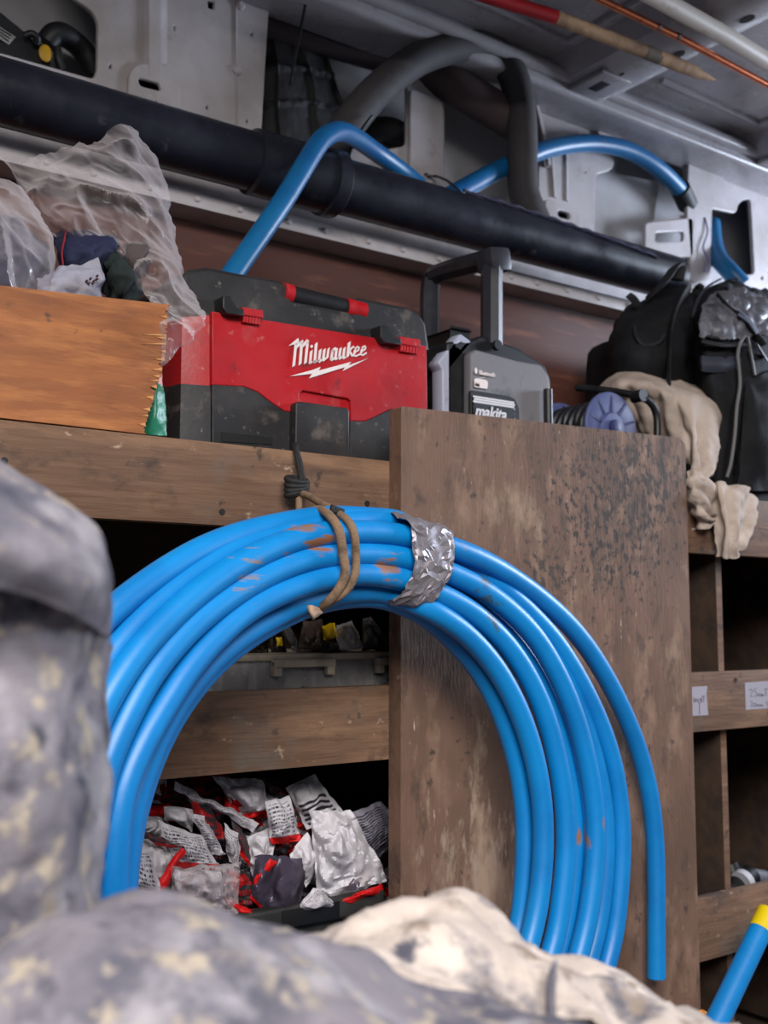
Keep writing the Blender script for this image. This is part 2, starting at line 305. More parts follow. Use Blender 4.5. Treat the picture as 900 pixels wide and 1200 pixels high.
# ================================================================ coil of blue pipe
_mud = [(at(355, 632, -.17), .07, (134, 100, 76), 34, .50, .60, (.35, 1, 2.4)), (at(300, 668, -.19), .06, (140, 118, 100), 40, .49, .58, (.45, 1, 2.4)), (at(385, 640, -.17), .055, (138, 92, 60), 34, .48, .57, (.35, 1, 2.6)), (at(462, 668, -.15), .05, (142, 104, 82), 36, .49, .58, (.5, 1, 2.2)), (at(680, 970, -.1), .07, (140, 104, 76), 30, .52, .58, (2, 1, .4)), (at(575, 700, -.13), .10, (60, 84, 104), 30, .53, .60, (1, 1, 1)), (at(540, 642, -.13), .05, (120, 120, 120), 40, .52, .6, (1, 1, 1))]
BLUE = mat('blue_pipe', (2, 126, 196), .42, [((0, 108, 178), 7, .45, .7), ((60, 110, 150), 40, .70, .76), ((70, 90, 104), 60, .73, .77)], bump=(140, .06), spec=.55, patches=_mud)
RP = .0138
T_ = {  # pixel centre lines of the turns left of the tape ...
 1: [(45, 970), (50, 880), (70, 800), (98, 750), (131, 716), (163, 690), (198, 666), (238, 643), (285, 625), (339, 613), (387, 606), (444, 609), (478, 615)],
 2: [(68, 970), (78, 885), (98, 820), (124, 776), (145, 749), (177, 714), (217, 681), (259, 652), (300, 634), (355, 620), (401, 612), (444, 612), (478, 618)],
 3: [(84, 985), (91, 915), (108, 855), (131, 808), (163, 761), (201, 721), (238, 689), (283, 659), (339, 634), (387, 624), (444, 624), (485, 630)],
 4: [(104, 1010), (111, 945), (125, 892), (147, 842), (172, 795), (205, 753), (243, 717), (288, 686), (340, 661), (387, 651), (444, 650), (485, 657)],
 5: [(131, 1060), (133, 1000), (139, 945), (152, 902), (172, 860), (195, 822), (217, 788), (249, 750), (291, 713), (339, 690), (387, 676), (430, 672), (479, 681)],
 6: [(140, 1070), (143, 1005), (157, 935), (188, 853), (237, 783), (290, 739), (347, 709), (387, 697), (430, 692), (462, 697)],
 7: [(143, 1070), (147, 1005), (161, 935), (191, 857), (239, 788), (292, 744), (348, 714), (387, 702), (430, 698), (462, 704)],
}
R_ = {  # ... and right of it
 'T': [(531, 642), (573, 660), (614, 686), (652, 717), (683, 751), (710, 793), (733, 839), (750, 884), (762, 933), (768, 990), (769, 1050), (769, 1146)],
 'A': [(541, 660), (587, 688), (622, 720), (651, 752), (679, 797), (703, 847), (719, 897), (727, 953), (728, 1000), (724, 1060), (712, 1130)],
 'G': [(528, 668), (568, 690), (606, 720), (640, 758), (675, 822), (696, 885), (708, 947), (710, 1000), (705, 1055), (693, 1115)],
 'B': [(526, 671), (565, 690), (602, 719), (634, 755), (666, 817), (686, 883), (697, 947), (698, 1000), (692, 1055), (680, 1115)],
 'F': [(522, 690), (556, 712), (592, 742), (622, 779), (648, 832), (664, 890), (673, 947), (674, 1000), (668, 1060), (656, 1118)],
 'C': [(510, 694), (547, 713), (582, 742), (611, 779), (637, 832), (653, 890), (662, 947), (663, 1000), (657, 1060), (646, 1118)],
 'D': [(497, 711), (533, 732), (565, 762), (592, 800), (615, 850), (630, 905), (637, 965), (634, 1035), (622, 1100)],
 'E': [(497, 720), (530, 748), (559, 781), (583, 824), (602, 877), (613, 930), (616, 985), (613, 1053), (604, 1105)],
}
loops = [('E', 7, .032, .032), ('D', 6, .022, 0), ('C', 5, 0, 0), ('F', 5, .03, .03), ('B', 4, 0, 0), ('G', 1, .028, .03), ('A', 2, .022, .024), ('T', 3, 0, 0)]
CX, CZ = -0.15, 0.60
def coil_y(px, off):                         # the bundle leans: further out on the left, against the board on the right
    t = [(40, -.235), (130, -.215), (300, -.165), (450, -.135), (600, -.115), (770, -.10)]
    for (a, ya), (b, yb) in zip(t, t[1:]):
        if px <= b: return ya + (yb - ya) * max(0, (px - a)) / (b - a) + off
    return t[-1][1] + off
ctrl = []; joints = []
for nm, lk, ol, orr in loops:
    P = []
    for (x, y) in T_[lk] + R_[nm]:
        yy = coil_y(x, ol if x < 490 else orr)
        if nm == 'T' and x > 540: yy += ((x - 540) / 230) ** 1.2 * .078
        P.append(at(x, y, yy))
    joints.append(len(ctrl) + (8 if ctrl else 0))
    if ctrl:                                  # the unseen lower half of the turn
        a = ctrl[-1]; b = P[0]
        ta = math.atan2(a.z - CZ, a.x - CX); tb = math.atan2(b.z - CZ, b.x - CX)
        tb = tb - 2 * math.pi if tb > ta else tb
        ra = math.hypot(a.z - CZ, a.x - CX); rb = math.hypot(b.z - CZ, b.x - CX)
        n = 9
        for k in range(1, n):
            t = k / n; th = ta + (tb - ta) * t; r = ra + (rb - ra) * t; s = 1 + .0 * t
            ctrl.append(Vector((CX + r * s * math.cos(th), a.y + (b.y - a.y) * t, CZ + r * s * math.sin(th))))
    ctrl += P
coil = thing('pipe_coil', (CX, -.15, .2), 'coil of bright blue water pipe tied with cord and wrapped in silver tape', 'pipe coil')
path = crom(ctrl, 5)
for _ in range(6):                            # smooth out reading errors, keep the free ends
    path = [path[0]] + [(path[i - 1] + path[i] * 2 + path[i + 1]) / 4 for i in range(1, len(path) - 1)] + [path[-1]]
for _ in range(30):                          # ease the joints between the read and the unseen stretches
    q = list(path)
    for j in joints[1:]:
        for i in range(j * 5 - 14, j * 5 + 8): q[i] = (path[i - 1] + path[i] * 2 + path[i + 1]) / 4
    path = q
MB().tube(path, RP, 18, caps=False).build('pipe', BLUE, coil, smooth=60)
e0, e1 = path[-1], (path[-1] - path[-3]).normalized()
MB().tube([e0 - e1 * .001, e0], [RP * .999, RP * .999], 18).build('cut_end', mat('pipe_bore', (12, 40, 70), .7), coil)
# ================================================================ loft helper
def ceval(P, t):
    n = len(P) - 1; x = min(max(t, 0), 1) * n; i = min(int(x), n - 1); f = x - i
    g = lambda k: P[min(max(k, 0), n)]
    p0, p1, p2, p3 = g(i - 1), g(i), g(i + 1), g(i + 2)
    return 0.5 * ((2 * p1) + (p2 - p0) * f + (2 * p0 - 5 * p1 + 4 * p2 - p3) * f * f + (3 * p1 - p0 - 3 * p2 + p3) * f ** 3)
def loft(rows, nu, nv, disp=None, thick=0.0, mb=None):
    """rows of 3-D points (same count) -> smooth patch; u runs along a row, v across rows"""
    rows = [[Vector(p) for p in r] for r in rows]
    base = lambda u, v: ceval([ceval(r, u) for r in rows], v)
    def fn(u, v):
        p = base(u, v)
        if disp:
            e = .01; a = base(min(u + e, 1), v) - base(max(u - e, 0), v); b = base(u, min(v + e, 1)) - base(u, max(v - e, 0))
            n = a.cross(b); n = n.normalized() if n.length > 1e-12 else Vector((0, -1, 0))
            p = p + n * disp(p, u, v)
        return p
    return (mb or MB()).grid(fn, nu, nv, thick)
def pxr(rows): return [[at(x, y, Y) for x, y, Y in r] for r in rows]
def text(s, size, org, m, name, parent, shear=0.0, bold=0.0, depth=.0004, xs=1.0, align='LEFT'):
    cu = bpy.data.curves.new('lettering', 'FONT'); cu.body = s; cu.size = size; cu.shear = shear; cu.offset = bold; cu.extrude = depth; cu.align_x = align
    o = bpy.data.objects.new('lettering', cu); C.objects.link(o)
    me = o.evaluated_get(bpy.context.evaluated_depsgraph_get()).to_mesh()
    V = [v.co.copy() for v in me.vertices]; Fc = [tuple(p.vertices) for p in me.polygons]
    bpy.data.objects.remove(o); bpy.data.curves.remove(cu)
    return MB().add([(org[0] + v.x * xs, org[1] - v.z, org[2] + v.y) for v in V], Fc).build(name, m, parent, smooth=0)
ZS = 1.0635; ZMIN[0] = ZS + .0003                                   # top shelf surface
# ================================================================ red and black site vacuum box
RED = mat('red_plastic', (172, 8, 20), .46, [((148, 8, 20), 6, .45, .65), ((168, 58, 60), 14, .58, .70), ((176, 92, 90), 60, .63, .71), ((120, 20, 26), 26, .6, .7)], bump=(160, .08), rvar=.1)
BLK = mat('dirty_black_plastic', (27, 26, 28), .55, [((48, 45, 44), 9, .48, .66), ((88, 80, 74), 20, .58, .70), ((104, 98, 92), 70, .63, .71)], bump=(120, .12))
BLK2 = mat('black_plastic', (20, 20, 22), .45, [((40, 40, 42), 14, .5, .75)], bump=(140, .08))
WHT = mat('white_print', (226, 214, 212), .5, [((190, 150, 150), 60, .62, .72)])
vac = thing('vacuum_cleaner', (-.07, .2, ZS), 'red and black box-shaped vacuum cleaner with white lettering and lightning bolt', 'vacuum')
YV = .085
def z4(p): return [(170 + a / 2.571, 290 + b / 2.571) for a, b in p]
def X4(a, b=500, Y=YV): return at(170 + a / 2.571, 290 + b / 2.571, Y).x
def Zv(a, b, Y=YV): return at(170 + a / 2.571, 290 + b / 2.571, Y).z
xl, xr = X4(205, 400), X4(846, 400)
zb = Zv(105, 402); zm = Zv(105, 186)
xc_ = at(212, 450, YV + .014).x; xs_ = at(190, 450, .135).x
def plan(z0, z1, name, m, inset=0.0, bev=0):
    P = [(xs_, .33), (xs_, .135), (xc_, YV + .014), (xl, YV + .002), (xr, YV + .004), (xr, .33)]
    return MB().prism([(x, y, z0) for x, y in P], (0, 0, z1 - z0)).build(name, m, vac, smooth=20)
low = plan(ZS + .0003, zb, 'lower_shell', BLK)
mid = plan(zb, zm, 'tank', RED)
mb = MB(); wall_plate(mb, [z4([(205, 196), (846, 300), (849, 486), (740, 484), (690, 508), (660, 521), (622, 519), (622, 462), (612, 452), (475, 427), (463, 437), (460, 494), (422, 490), (390, 470), (340, 432), (300, 416), (205, 410)])], YV - .004, .006, .0015); mb.build('front_panel', RED, vac)
mb = MB(); wall_plate(mb, [z4([(205, 414), (300, 420), (338, 436), (388, 474), (420, 495), (455, 498), (455, 640), (205, 640)])], YV - .003, .006, .001); mb.build('front_shell', BLK, vac)
mb = MB(); wall_plate(mb, [z4([(620, 524), (662, 526), (692, 513), (742, 489), (849, 491), (849, 680), (620, 680)])], YV - .003, .006, .001); mb.build('front_shell', BLK, vac)
mb = MB(); wall_plate(mb, [z4([(460, 425), (625, 452), (625, 520), (460, 500)])], YV + .001, .003); mb.build('pocket', RED, vac)
mb = MB(); wall_plate(mb, [rnd(z4([(458, 470), (470, 468), (612, 488), (614, 640), (456, 620)]), 3)], YV - .018, .02, .002); mb.build('port_cover', BLK, vac)
mb = MB(); wall_plate(mb, [z4([(232, 556), (384, 572), (384, 594), (232, 584)])], YV - .0045, .002); mb.build('grip_slot', mat('slot_black', (12, 12, 13), .8), vac)
# lid: front leaf leaning back
lid2 = z4([(118, 186), (124, 120), (132, 90), (150, 74), (200, 66), (260, 78), (415, 106), (434, 118), (440, 168), (640, 205), (648, 166), (662, 158), (800, 186), (832, 205), (846, 230), (850, 298)])
mb = MB(); wall_plate(mb, [lid2], YV + .004, .22, .006); 
zl = zm; 
for v in mb.v:
    if v.y < .2: v.y += max(0, v.z - zl) * .12
mb.build('lid', BLK, vac)
pl_ = [at(x, y, .105) for x, y in z4([(432, 142), (608, 184)])]; pl_r = [at(x, y, .105) for x, y in z4([(412, 136), (438, 143)])]; pl_r2 = [at(x, y, .105) for x, y in z4([(600, 182), (656, 195)])]
MB().tube(pl_, .0135, 14).build('handle', BLK2, vac); MB().tube(pl_r, .0145, 14).build('handle_collar', RED, vac); MB().tube(pl_r2, .0145, 14).build('handle_collar', RED, vac)
for a, b in ((238, 150), (712, 238)):
    mb = MB(); wall_plate(mb, [z4([(a, b), (a + 18, b), (a + 36, b + 34), (a + 58, b + 38), (a + 58, b + 52), (a + 10, b + 46), (a, b + 30)])], YV - .018, .024, .0015); lt = mb.build('latch', BLK2, vac)
    mb = MB()
    for k in range(6):
        q = z4([(a + 62 + k * 9, b + 36 + k * 1.5), (a + 67 + k * 9, b + 37 + k * 1.5), (a + 63 + k * 9, b + 74 + k * 1.5), (a + 58 + k * 9, b + 73 + k * 1.5)])
        wall_plate(mb, [q], YV - .010, .008, .0006)
    wall_plate(mb, [z4([(a + 58, b + 32), (a + 116, b + 41), (a + 116, b + 60), (a + 58, b + 50)])], YV - .012, .012, .001)
    mb.build('latch_tab', RED, vac)
# lettering
def zL(p): return [(330 + a / 8.18, 385 + b / 8.18) for a, b in p]
def st(xa, ya, xb, yb, w=25): return [(xa - w / 2, ya + 9), (xa + w / 2, ya - 9), (xb + w / 2, yb - 9), (xb - w / 2, yb + 9)]
def band(pts, w):
    P = [Vector(p) for p in pts]; A = []; B = []
    for i, p in enumerate(P):
        t = (P[min(i + 1, len(P) - 1)] - P[max(i - 1, 0)]).normalized(); n = Vector((-t.y, t.x)) * w / 2; A.append(tuple(p + n)); B.append(tuple(p - n))
    return A + B[::-1]
L_ = [[(65, 168), (160, 90), (168, 118), (152, 160), (112, 152)], st(139, 140, 117, 362), [(146, 150), (206, 106), (208, 138), (148, 190)], st(194, 130, 178, 345), [(196, 158), (244, 102), (264, 122), (204, 182)], st(250, 122, 229, 334),
      [(274, 172), (290, 154), (304, 170), (288, 190)], st(286, 212, 274, 330, 24), [(262, 318), (274, 342), (300, 322), (286, 306)], st(334, 138, 319, 322), [(300, 320), (318, 335), (345, 310), (330, 300)],
      st(373, 200, 358, 312, 24), [(344, 306), (364, 330), (392, 302), (378, 290)], st(412, 196, 399, 302, 24), [(386, 298), (402, 318), (436, 286), (424, 274)], st(452, 188, 438, 288, 22),
      st(490, 208, 476, 298, 24), [(474, 214), (510, 178), (534, 190), (500, 220)], [(466, 292), (482, 314), (512, 284), (500, 274)], st(528, 194, 515, 292, 24), [(504, 290), (520, 306), (544, 286), (530, 276)],
      st(566, 186, 552, 282, 24), [(540, 280), (556, 302), (586, 272), (574, 262)], st(604, 182, 592, 280, 24), [(582, 280), (596, 296), (620, 276), (608, 266)],
      st(650, 130, 634, 272, 26), band([(646, 218), (676, 184), (696, 172)], 18), band([(652, 214), (668, 244), (684, 266)], 20),
      st(706, 196, 694, 258, 22), band([(704, 192), (732, 172), (744, 182), (738, 206), (706, 228)], 14), band([(694, 258), (714, 264), (752, 244)], 15),
      st(774, 188, 760, 248, 22), band([(770, 184), (798, 166), (806, 176), (800, 200), (770, 220)], 14), band([(760, 248), (778, 256), (816, 232)], 15),
      [(75, 458), (300, 395), (374, 367), (358, 402), (668, 319), (642, 352), (832, 284), (588, 406), (610, 370), (266, 476), (294, 433)]]
mb = MB()
for q in L_: mb.prism([at(x, y, YV - .0062) for x, y in zL(q)], (0, .0012, 0))
mb.build('lettering', WHT, vac, smooth=0)
# ================================================================ jobsite radio
def zr(p): return [(490 + a / 5.294, 290 + b / 5.294) for a, b in p]
GRY = mat('grey_plastic', (112, 110, 114), .5, [((120, 118, 122), 8, .5, .72), ((120, 92, 92), 12, .64, .74), ((70, 70, 76), 20, .6, .75)], bump=(150, .08))
LGR = mat('pale_bumper', (168, 172, 190), .4, [((110, 108, 104), 14, .6, .7)])
rad = thing('jobsite_radio', (.33, .22, ZS), 'grey and black portable radio with tall carrying handle on the top shelf', 'radio')
YR = .095
xa = at(553, 450, YR).x; xb = at(640, 450, YR).x
mb = MB(); wall_plate(mb, [rnd(zr([(335, 668), (360, 645), (620, 715), (760, 738), (800, 800), (815, 920), (820, 1300), (335, 1300)]), 2)], YR, .012, .003); mb.build('face', GRY, rad)
mb = MB(); wall_plate(mb, [rnd(zr([(190, 600), (330, 590), (400, 560), (620, 640), (780, 740), (812, 820), (812, 1300), (190, 1300)]), 2)], YR + .02, .24, .004); mb.build('body', BLK2, rad)
mb = MB(); wall_plate(mb, [rnd(zr([(265, 545), (325, 590), (196, 745), (196, 1300), (163, 1300), (158, 755), (133, 715)]), 2), rnd(zr([(262, 572), (296, 598), (262, 634), (228, 612)]), 1)], YR + .02, .02, .003); mb.build('bumper', LGR, rad)
mb = MB(); wall_plate(mb, [zr([(225, 612), (262, 570), (300, 600), (260, 640)])], YR + .028, .01); mb.build('bumper_recess', BLK2, rad)
MB().lohi((at(500, 400, .33).x, .22, ZS), (at(540, 400, .2).x, .345, at(520, 402, .3).z), .006).build('battery_cover', BLK2, rad)
mb = MB()
for k in range(5):
    q = zr([(545 + k * 34, 625 + k * 12), (553 + k * 34, 622 + k * 12), (556 + k * 34, 720), (546 + k * 34, 720)]); wall_plate(mb, [q], YR + .03, .03, .001)
wall_plate(mb, [zr([(520, 600), (560, 606), (640, 640), (690, 700), (676, 704), (628, 656), (560, 624), (524, 616)])], YR + .03, .03, .001)
mb.build('vent_fins', BLK, rad)
def hb(p, Y): return at(*zr([p])[0], Y)
hp = [hb((455, 660), .125), hb((455, 150), .125), hb((475, 80), .13), hb((400, 85), .165), hb((160, 150), .30), hb((85, 185), .33), hb((72, 270), .335), hb((72, 640), .335)]
hp2 = []
for a, b in zip(hp, hp[1:]): hp2 += [a.lerp(b, .1), a.lerp(b, .9)]
hmb = MB().tube(hp2, [.0175] * len(hp2), 8); hmb.build('handle', mat('handle_black', (38, 38, 44), .4, [((66, 66, 76), 10, .5, .75)]), rad, smooth=25)
mb = MB(); mb.box(hb((470, 85), .128), (.046, .04, .04), Matrix.Rotation(-.15, 3, 'Y'), .010, 2); mb.build('handle_corner', MATS['handle_black'], rad)
MB().lathe([(.008, 0), (.008, .008)], 12, Matrix.Translation(hb((478, 610), .112)) @ Matrix.Rotation(math.pi / 2, 4, 'X')).build('handle_pivot', BLK2, rad)
mb = MB(); wall_plate(mb, [rnd(zr([(330, 888), (560, 925), (600, 940), (625, 1000), (640, 1300), (330, 1300)]), 2)], YR - .004, .004, .001); gr = mb.build('speaker_surround', BLK2, rad)
GRILL = mat('speaker_grille', (226, 226, 230), .4)
mb = MB(); a0 = at(*zr([(345, 925)])[0], YR - .006); a1 = at(*zr([(600, 1080)])[0], YR - .006)
nx, nz_ = 26, 14
for i in range(nx + 1):
    for j in range(nz_):
        x = a0.x + (a1.x - a0.x) * (i + (.5 if j % 2 else 0)) / (nx + 1); ztop = a0.z - .004 * 0; z = a0.z - j * .0036
        mb.box((x, YR - .0062, z), (.0022, .0014, .0030), Matrix.Rotation(.5, 3, 'Y'))
mb.build('speaker_mesh', GRILL, gr, smooth=0)
MB().tube([at(*zr([(805, 880)])[0], YR - .01), Vector((at(*zr([(805, 880)])[0], YR - .01).x, YR - .01, ZS + .0005))], .0075, 10).build('antenna', BLK2, rad)
mb = MB(); q = zr([(345, 962), (590, 998), (600, 1010), (600, 1085), (345, 1040)]); wall_plate(mb, [q], YR - .0085, .001); bp_ = mb.build('name_plate', BLK2, rad)
o_ = at(*zr([(352, 1052)])[0], YR - .009); text('makita', .025, (o_.x, YR - .0092, o_.z + .002), mat('silver_print', (206, 206, 214), .4), 'lettering', rad, shear=.25, bold=.0007, xs=.95)
o_ = at(*zr([(378, 783)])[0], YR - .0032); text('Bluetooth', .0095, (o_.x, YR - .0034, o_.z - .001), WHT, 'lettering', rad, bold=.00015, xs=.85)
c_ = at(*zr([(358, 765)])[0], YR - .0032)
MB().lathe([(.0026, 0), (.0026, .0006)], 14, Matrix.Translation(c_) @ Matrix.Scale(1.9, 4, (0, 0, 1)) @ Matrix.Rotation(math.pi / 2, 4, 'X')).build('wireless_mark', WHT, rad)
mb = MB(); wall_plate(mb, [rnd(zr([(348, 818), (360, 810), (422, 822), (434, 838), (430, 878), (350, 866)]), 1)], YR - .0036, .0004); mb.build('radio_mark', WHT, rad)
o_ = at(*zr([(354, 858)])[0], YR - .004); text('dab', .0078, (o_.x, YR - .0042, o_.z), BLK2, 'lettering', rad, bold=.0001, xs=.8)
MB().tube([at(*p, YR - .0036) for p in zr([(380, 812), (415, 806)])], .0005, 5).build('aerial_mark', WHT, rad)
# ================================================================ cable reel
def z5(p): return [(470 + a / 2.647, 280 + b / 2.647) for a, b in p]
reel = thing('cable_reel', (.5, .15, ZS), 'small blue cable reel wound with black cable next to the radio', 'cable reel')
RB = mat('blue_grey_plastic', (74, 84, 128), .5, [((104, 104, 128), 7, .45, .7), ((46, 54, 110), 16, .6, .75)])
RBD = mat('dark_blue_plastic', (24, 28, 84), .5)
rc = at(*z5([(650, 588)])[0], .10); RX = Matrix.Rotation(math.pi / 2, 4, 'X'); fr = .062
for yy, nm in ((.10, 'flange'), (.215, 'flange')):
    fl = MB().lathe([(fr - .004, -.004), (fr, -.002), (fr, .002), (fr - .004, .0045), (fr * .45, .003), (fr * .4, .008), (.012, .009)], 40, Matrix.Translation((rc.x, yy, rc.z)) @ RX).build(nm, RB, reel)
    mb = MB()
    for k in range(10):
        a = 2 * math.pi * k / 10 + .3; M = Matrix.Translation((rc.x, yy, rc.z)) @ RX @ Matrix.Rotation(a, 4, 'Z') @ Matrix.Translation((fr * .68, 0, .0043))
        b = bmesh.new(); bmesh.ops.create_cube(b, size=1); 
        for v in b.verts: v.co = Vector((v.co.x * .028, v.co.y * .0045, v.co.z * .0016))
        mb.bm(b, M)
    mb.build('slot', RBD, fl)
    MB().lathe([(.014, .008), (.014, .012), (.008, .014)], 16, Matrix.Translation((rc.x, yy, rc.z)) @ RX).build('hub', RBD, fl)
cp = []
for k in range(10 * 24 + 1):
    a = 2 * math.pi * k / 24; cp.append((rc.x + (.046 + .004 * math.sin(k * .7)) * math.cos(a), .115 + .0093 * k / 24 + .0, rc.z + .046 * math.sin(a)))
MB().tube(cp, .0058, 8).build('cable', mat('black_cable', (26, 26, 32), .45), reel)
MB().lathe([(.04, -.05), (.04, .05)], 24, Matrix.Translation((rc.x, .16, rc.z)) @ RX).build('drum', RBD, reel)
MB().lohi((rc.x - .05, .10, ZS + .0003), (rc.x + .05, .21, rc.z - fr - .0002), .004).build('stand', BLK2, reel)
hpts = [at(*z5([p])[0], Y) for p, Y in (((545, 462), .21), ((640, 470), .15), ((735, 488), .095), ((775, 510), .088), ((793, 550), .088), ((795, 620), .088))]
MB().tube(crom(hpts, 5), .0065, 10).build('carry_handle', BLK2, reel)
MB().lathe([(.011, -.01), (.011, .012)], 12, Matrix.Translation(hpts[2]) @ RX).build('handle_boss', BLK2, reel)
# ================================================================ things on the top shelf, left and right
ZMIN[0] = -9.0
def z3(p): return [(a / 3.0, 130 + b / 3.0) for a, b in p]
W_ORG = mat('orange_ply', (146, 86, 42), .6, [((122, 70, 34), 5, .42, .62, (1, 1, 5)), ((176, 112, 60), 7, .5, .7, (1, 1, 6)), ((90, 56, 36), 11, .60, .70), ((70, 46, 34), 30, .66, .73)], bump=(60, .2, (.3, 1, 4)))
W_SPL = mat('splintered_ply', (206, 152, 96), .8, [((170, 112, 66), 40, .4, .7)])
edge = [(598, 682)]
yy = 682
while yy < 1128:                              # torn right-hand edge
    t = (yy - 682) / 450; x = 594 - 20 * t if t < .4 else 586 - 80 * (t - .4) / .6
    edge += [(x - R.uniform(0, 4), yy + 3), (x - R.uniform(3, 16) * (1 if R.random() < .6 else 2.2), yy + 10)]; yy += R.uniform(12, 22)
edge += [(512, 1136)]
mb = MB(); wall_plate(mb, [z3([(-240, 590), (0, 614)] + edge + [(0, 1078), (-240, 1040)])], .029, .012, .0004)
for v in mb.v: v.z = max(v.z, 1.0705)
ply = mb.build('plywood_offcut', W_ORG); tag(ply, 'orange plywood offcut with splintered end standing on the top left plank', 'board')
mb = MB()
for k in range(17):
    y0 = 705 + k * 24 + R.uniform(-10, 10); t = (y0 - 682) / 450; x = (590 - 20 * t if t < .4 else 582 - 80 * (t - .4) / .6); ln = R.uniform(6, 46) * (1.9 if .22 < t < .6 and R.random() < .7 else .7)
    p = [at(*q, .0292) for q in z3([(x - 3, y0), (x - 1, y0 + R.uniform(5, 14)), (x - ln, y0 + R.uniform(2, 7))])]
    if min(q.z for q in p) > 1.073: mb.prism(p, (0, -.0012, 0))
mb.build('splinter', W_SPL, ply, smooth=0); bpy.data.objects['splinter']['kind'] = 'stuff'
def cloth_mat(name, col, c2, sc=9): return mat(name, col, .85, [(c2, sc, .42, .68)], bump=(220, .25))
# clothes behind the plywood
def lump(name, rows, m, label, cat, group=None, nu=44, nv=30, amp=.006, fr=22, thick=.006, parent=None, folds=None):
    dsp = lambda p, u, v: amp * fbm(p * fr) + amp * 1.1 * (.3 - abs(fbm(p * fr * 1.3 + Vector((5, 2, 8)), 2))) + (folds(u, v) if folds else 0)
    o = loft(pxr(rows), nu, nv, dsp, thick).build(name, m, parent, smooth=80)
    return tag(o, label, cat, group) if label else o
def zrow(rows): return [[(a / 3.0, 130 + b / 3.0, Y) for a, b, Y in r] for r in rows]
lump('folded_garment', zrow([[(185, 430, .16), (240, 418, .13), (320, 424, .12), (400, 432, .13), (418, 455, .17)], [(190, 470, .12), (240, 470, .085), (320, 466, .08), (390, 466, .09), (416, 478, .12)], [(205, 545, .11), (250, 540, .08), (320, 530, .075), (370, 515, .085), (405, 490, .11)], [(215, 640, .13), (260, 640, .10), (320, 640, .10), (370, 640, .11), (400, 640, .13)]]),
     cloth_mat('navy_fabric', (24, 30, 64), (14, 18, 40)), 'folded navy blue garment behind the orange plywood', 'garment', amp=.006, fr=30)
MB().tube(crom([at(a / 3, 130 + b / 3, Y) for a, b, Y in ((232, 420, .125), (226, 455, .088), (218, 500, .085), (222, 545, .085))], 4), .0012, 6).build('red_piping', mat('red_thread', (130, 24, 40), .8), bpy.data.objects['folded_garment'])
lump('white_rag', zrow([[(80, 600, .12), (150, 570, .09), (230, 548, .075), (300, 528, .068), (345, 515, .07)], [(90, 612, .085), (150, 595, .065), (230, 585, .055), (310, 575, .055), (365, 570, .06)], [(90, 650, .085), (150, 650, .065), (230, 650, .057), (310, 640, .057), (370, 605, .06)], [(100, 700, .10), (150, 700, .08), (230, 700, .07), (300, 690, .07), (360, 660, .07)]]),
     mat('grubby_white_cotton', (150, 150, 166), .85, [((138, 132, 134), 8, .45, .7), ((120, 96, 70), 5, .62, .74)], bump=(220, .2)), 'grubby white rag with small dark motif below the navy garment', 'rag', amp=.006, fr=30)
mb = MB()
for a, b, c in ((305, 598, 0), (318, 590, 1), (330, 598, 0), (312, 606, 1), (326, 606, 0), (342, 580, 1), (340, 592, 0)):
    p = at(a / 3, 130 + b / 3, .051); mb.box(p, (.0022, .004, .0022), Matrix.Rotation(.6, 3, 'Y'))
mb.build('embroidered_motif', mat('motif_thread', (70, 30, 40), .8), bpy.data.objects['white_rag'])
lump('dark_green_jacket', zrow([[(360, 500, .14), (400, 496, .12), (440, 520, .115), (480, 560, .12), (496, 620, .14)], [(366, 530, .09), (400, 525, .075), (440, 550, .07), (476, 590, .075), (494, 640, .10)], [(368, 600, .085), (400, 600, .068), (440, 610, .064), (470, 630, .07), (492, 670, .09)], [(366, 690, .10), (400, 700, .08), (440, 700, .08), (470, 710, .085), (490, 720, .10)]]),
     cloth_mat('dark_green_fabric', (20, 34, 32), (12, 20, 20)), 'dark green jacket bundled beside the white rag', 'garment', amp=.011, fr=26)
lump('brown_cloth', zrow([[(428, 470, .13), (455, 452, .11), (500, 455, .11), (530, 442, .12), (540, 470, .14)], [(432, 500, .10), (460, 500, .085), (490, 500, .085), (520, 495, .09), (534, 500, .11)], [(436, 540, .10), (460, 545, .09), (485, 560, .09), (505, 540, .095), (526, 520, .11)], [(440, 600, .12), (460, 600, .11), (485, 600, .11), (505, 590, .11), (520, 580, .12)]]),
     cloth_mat('brown_fabric', (84, 74, 74), (56, 48, 48)), 'small grey-brown cloth poking up beside the clear plastic sheet', 'rag', amp=.005)
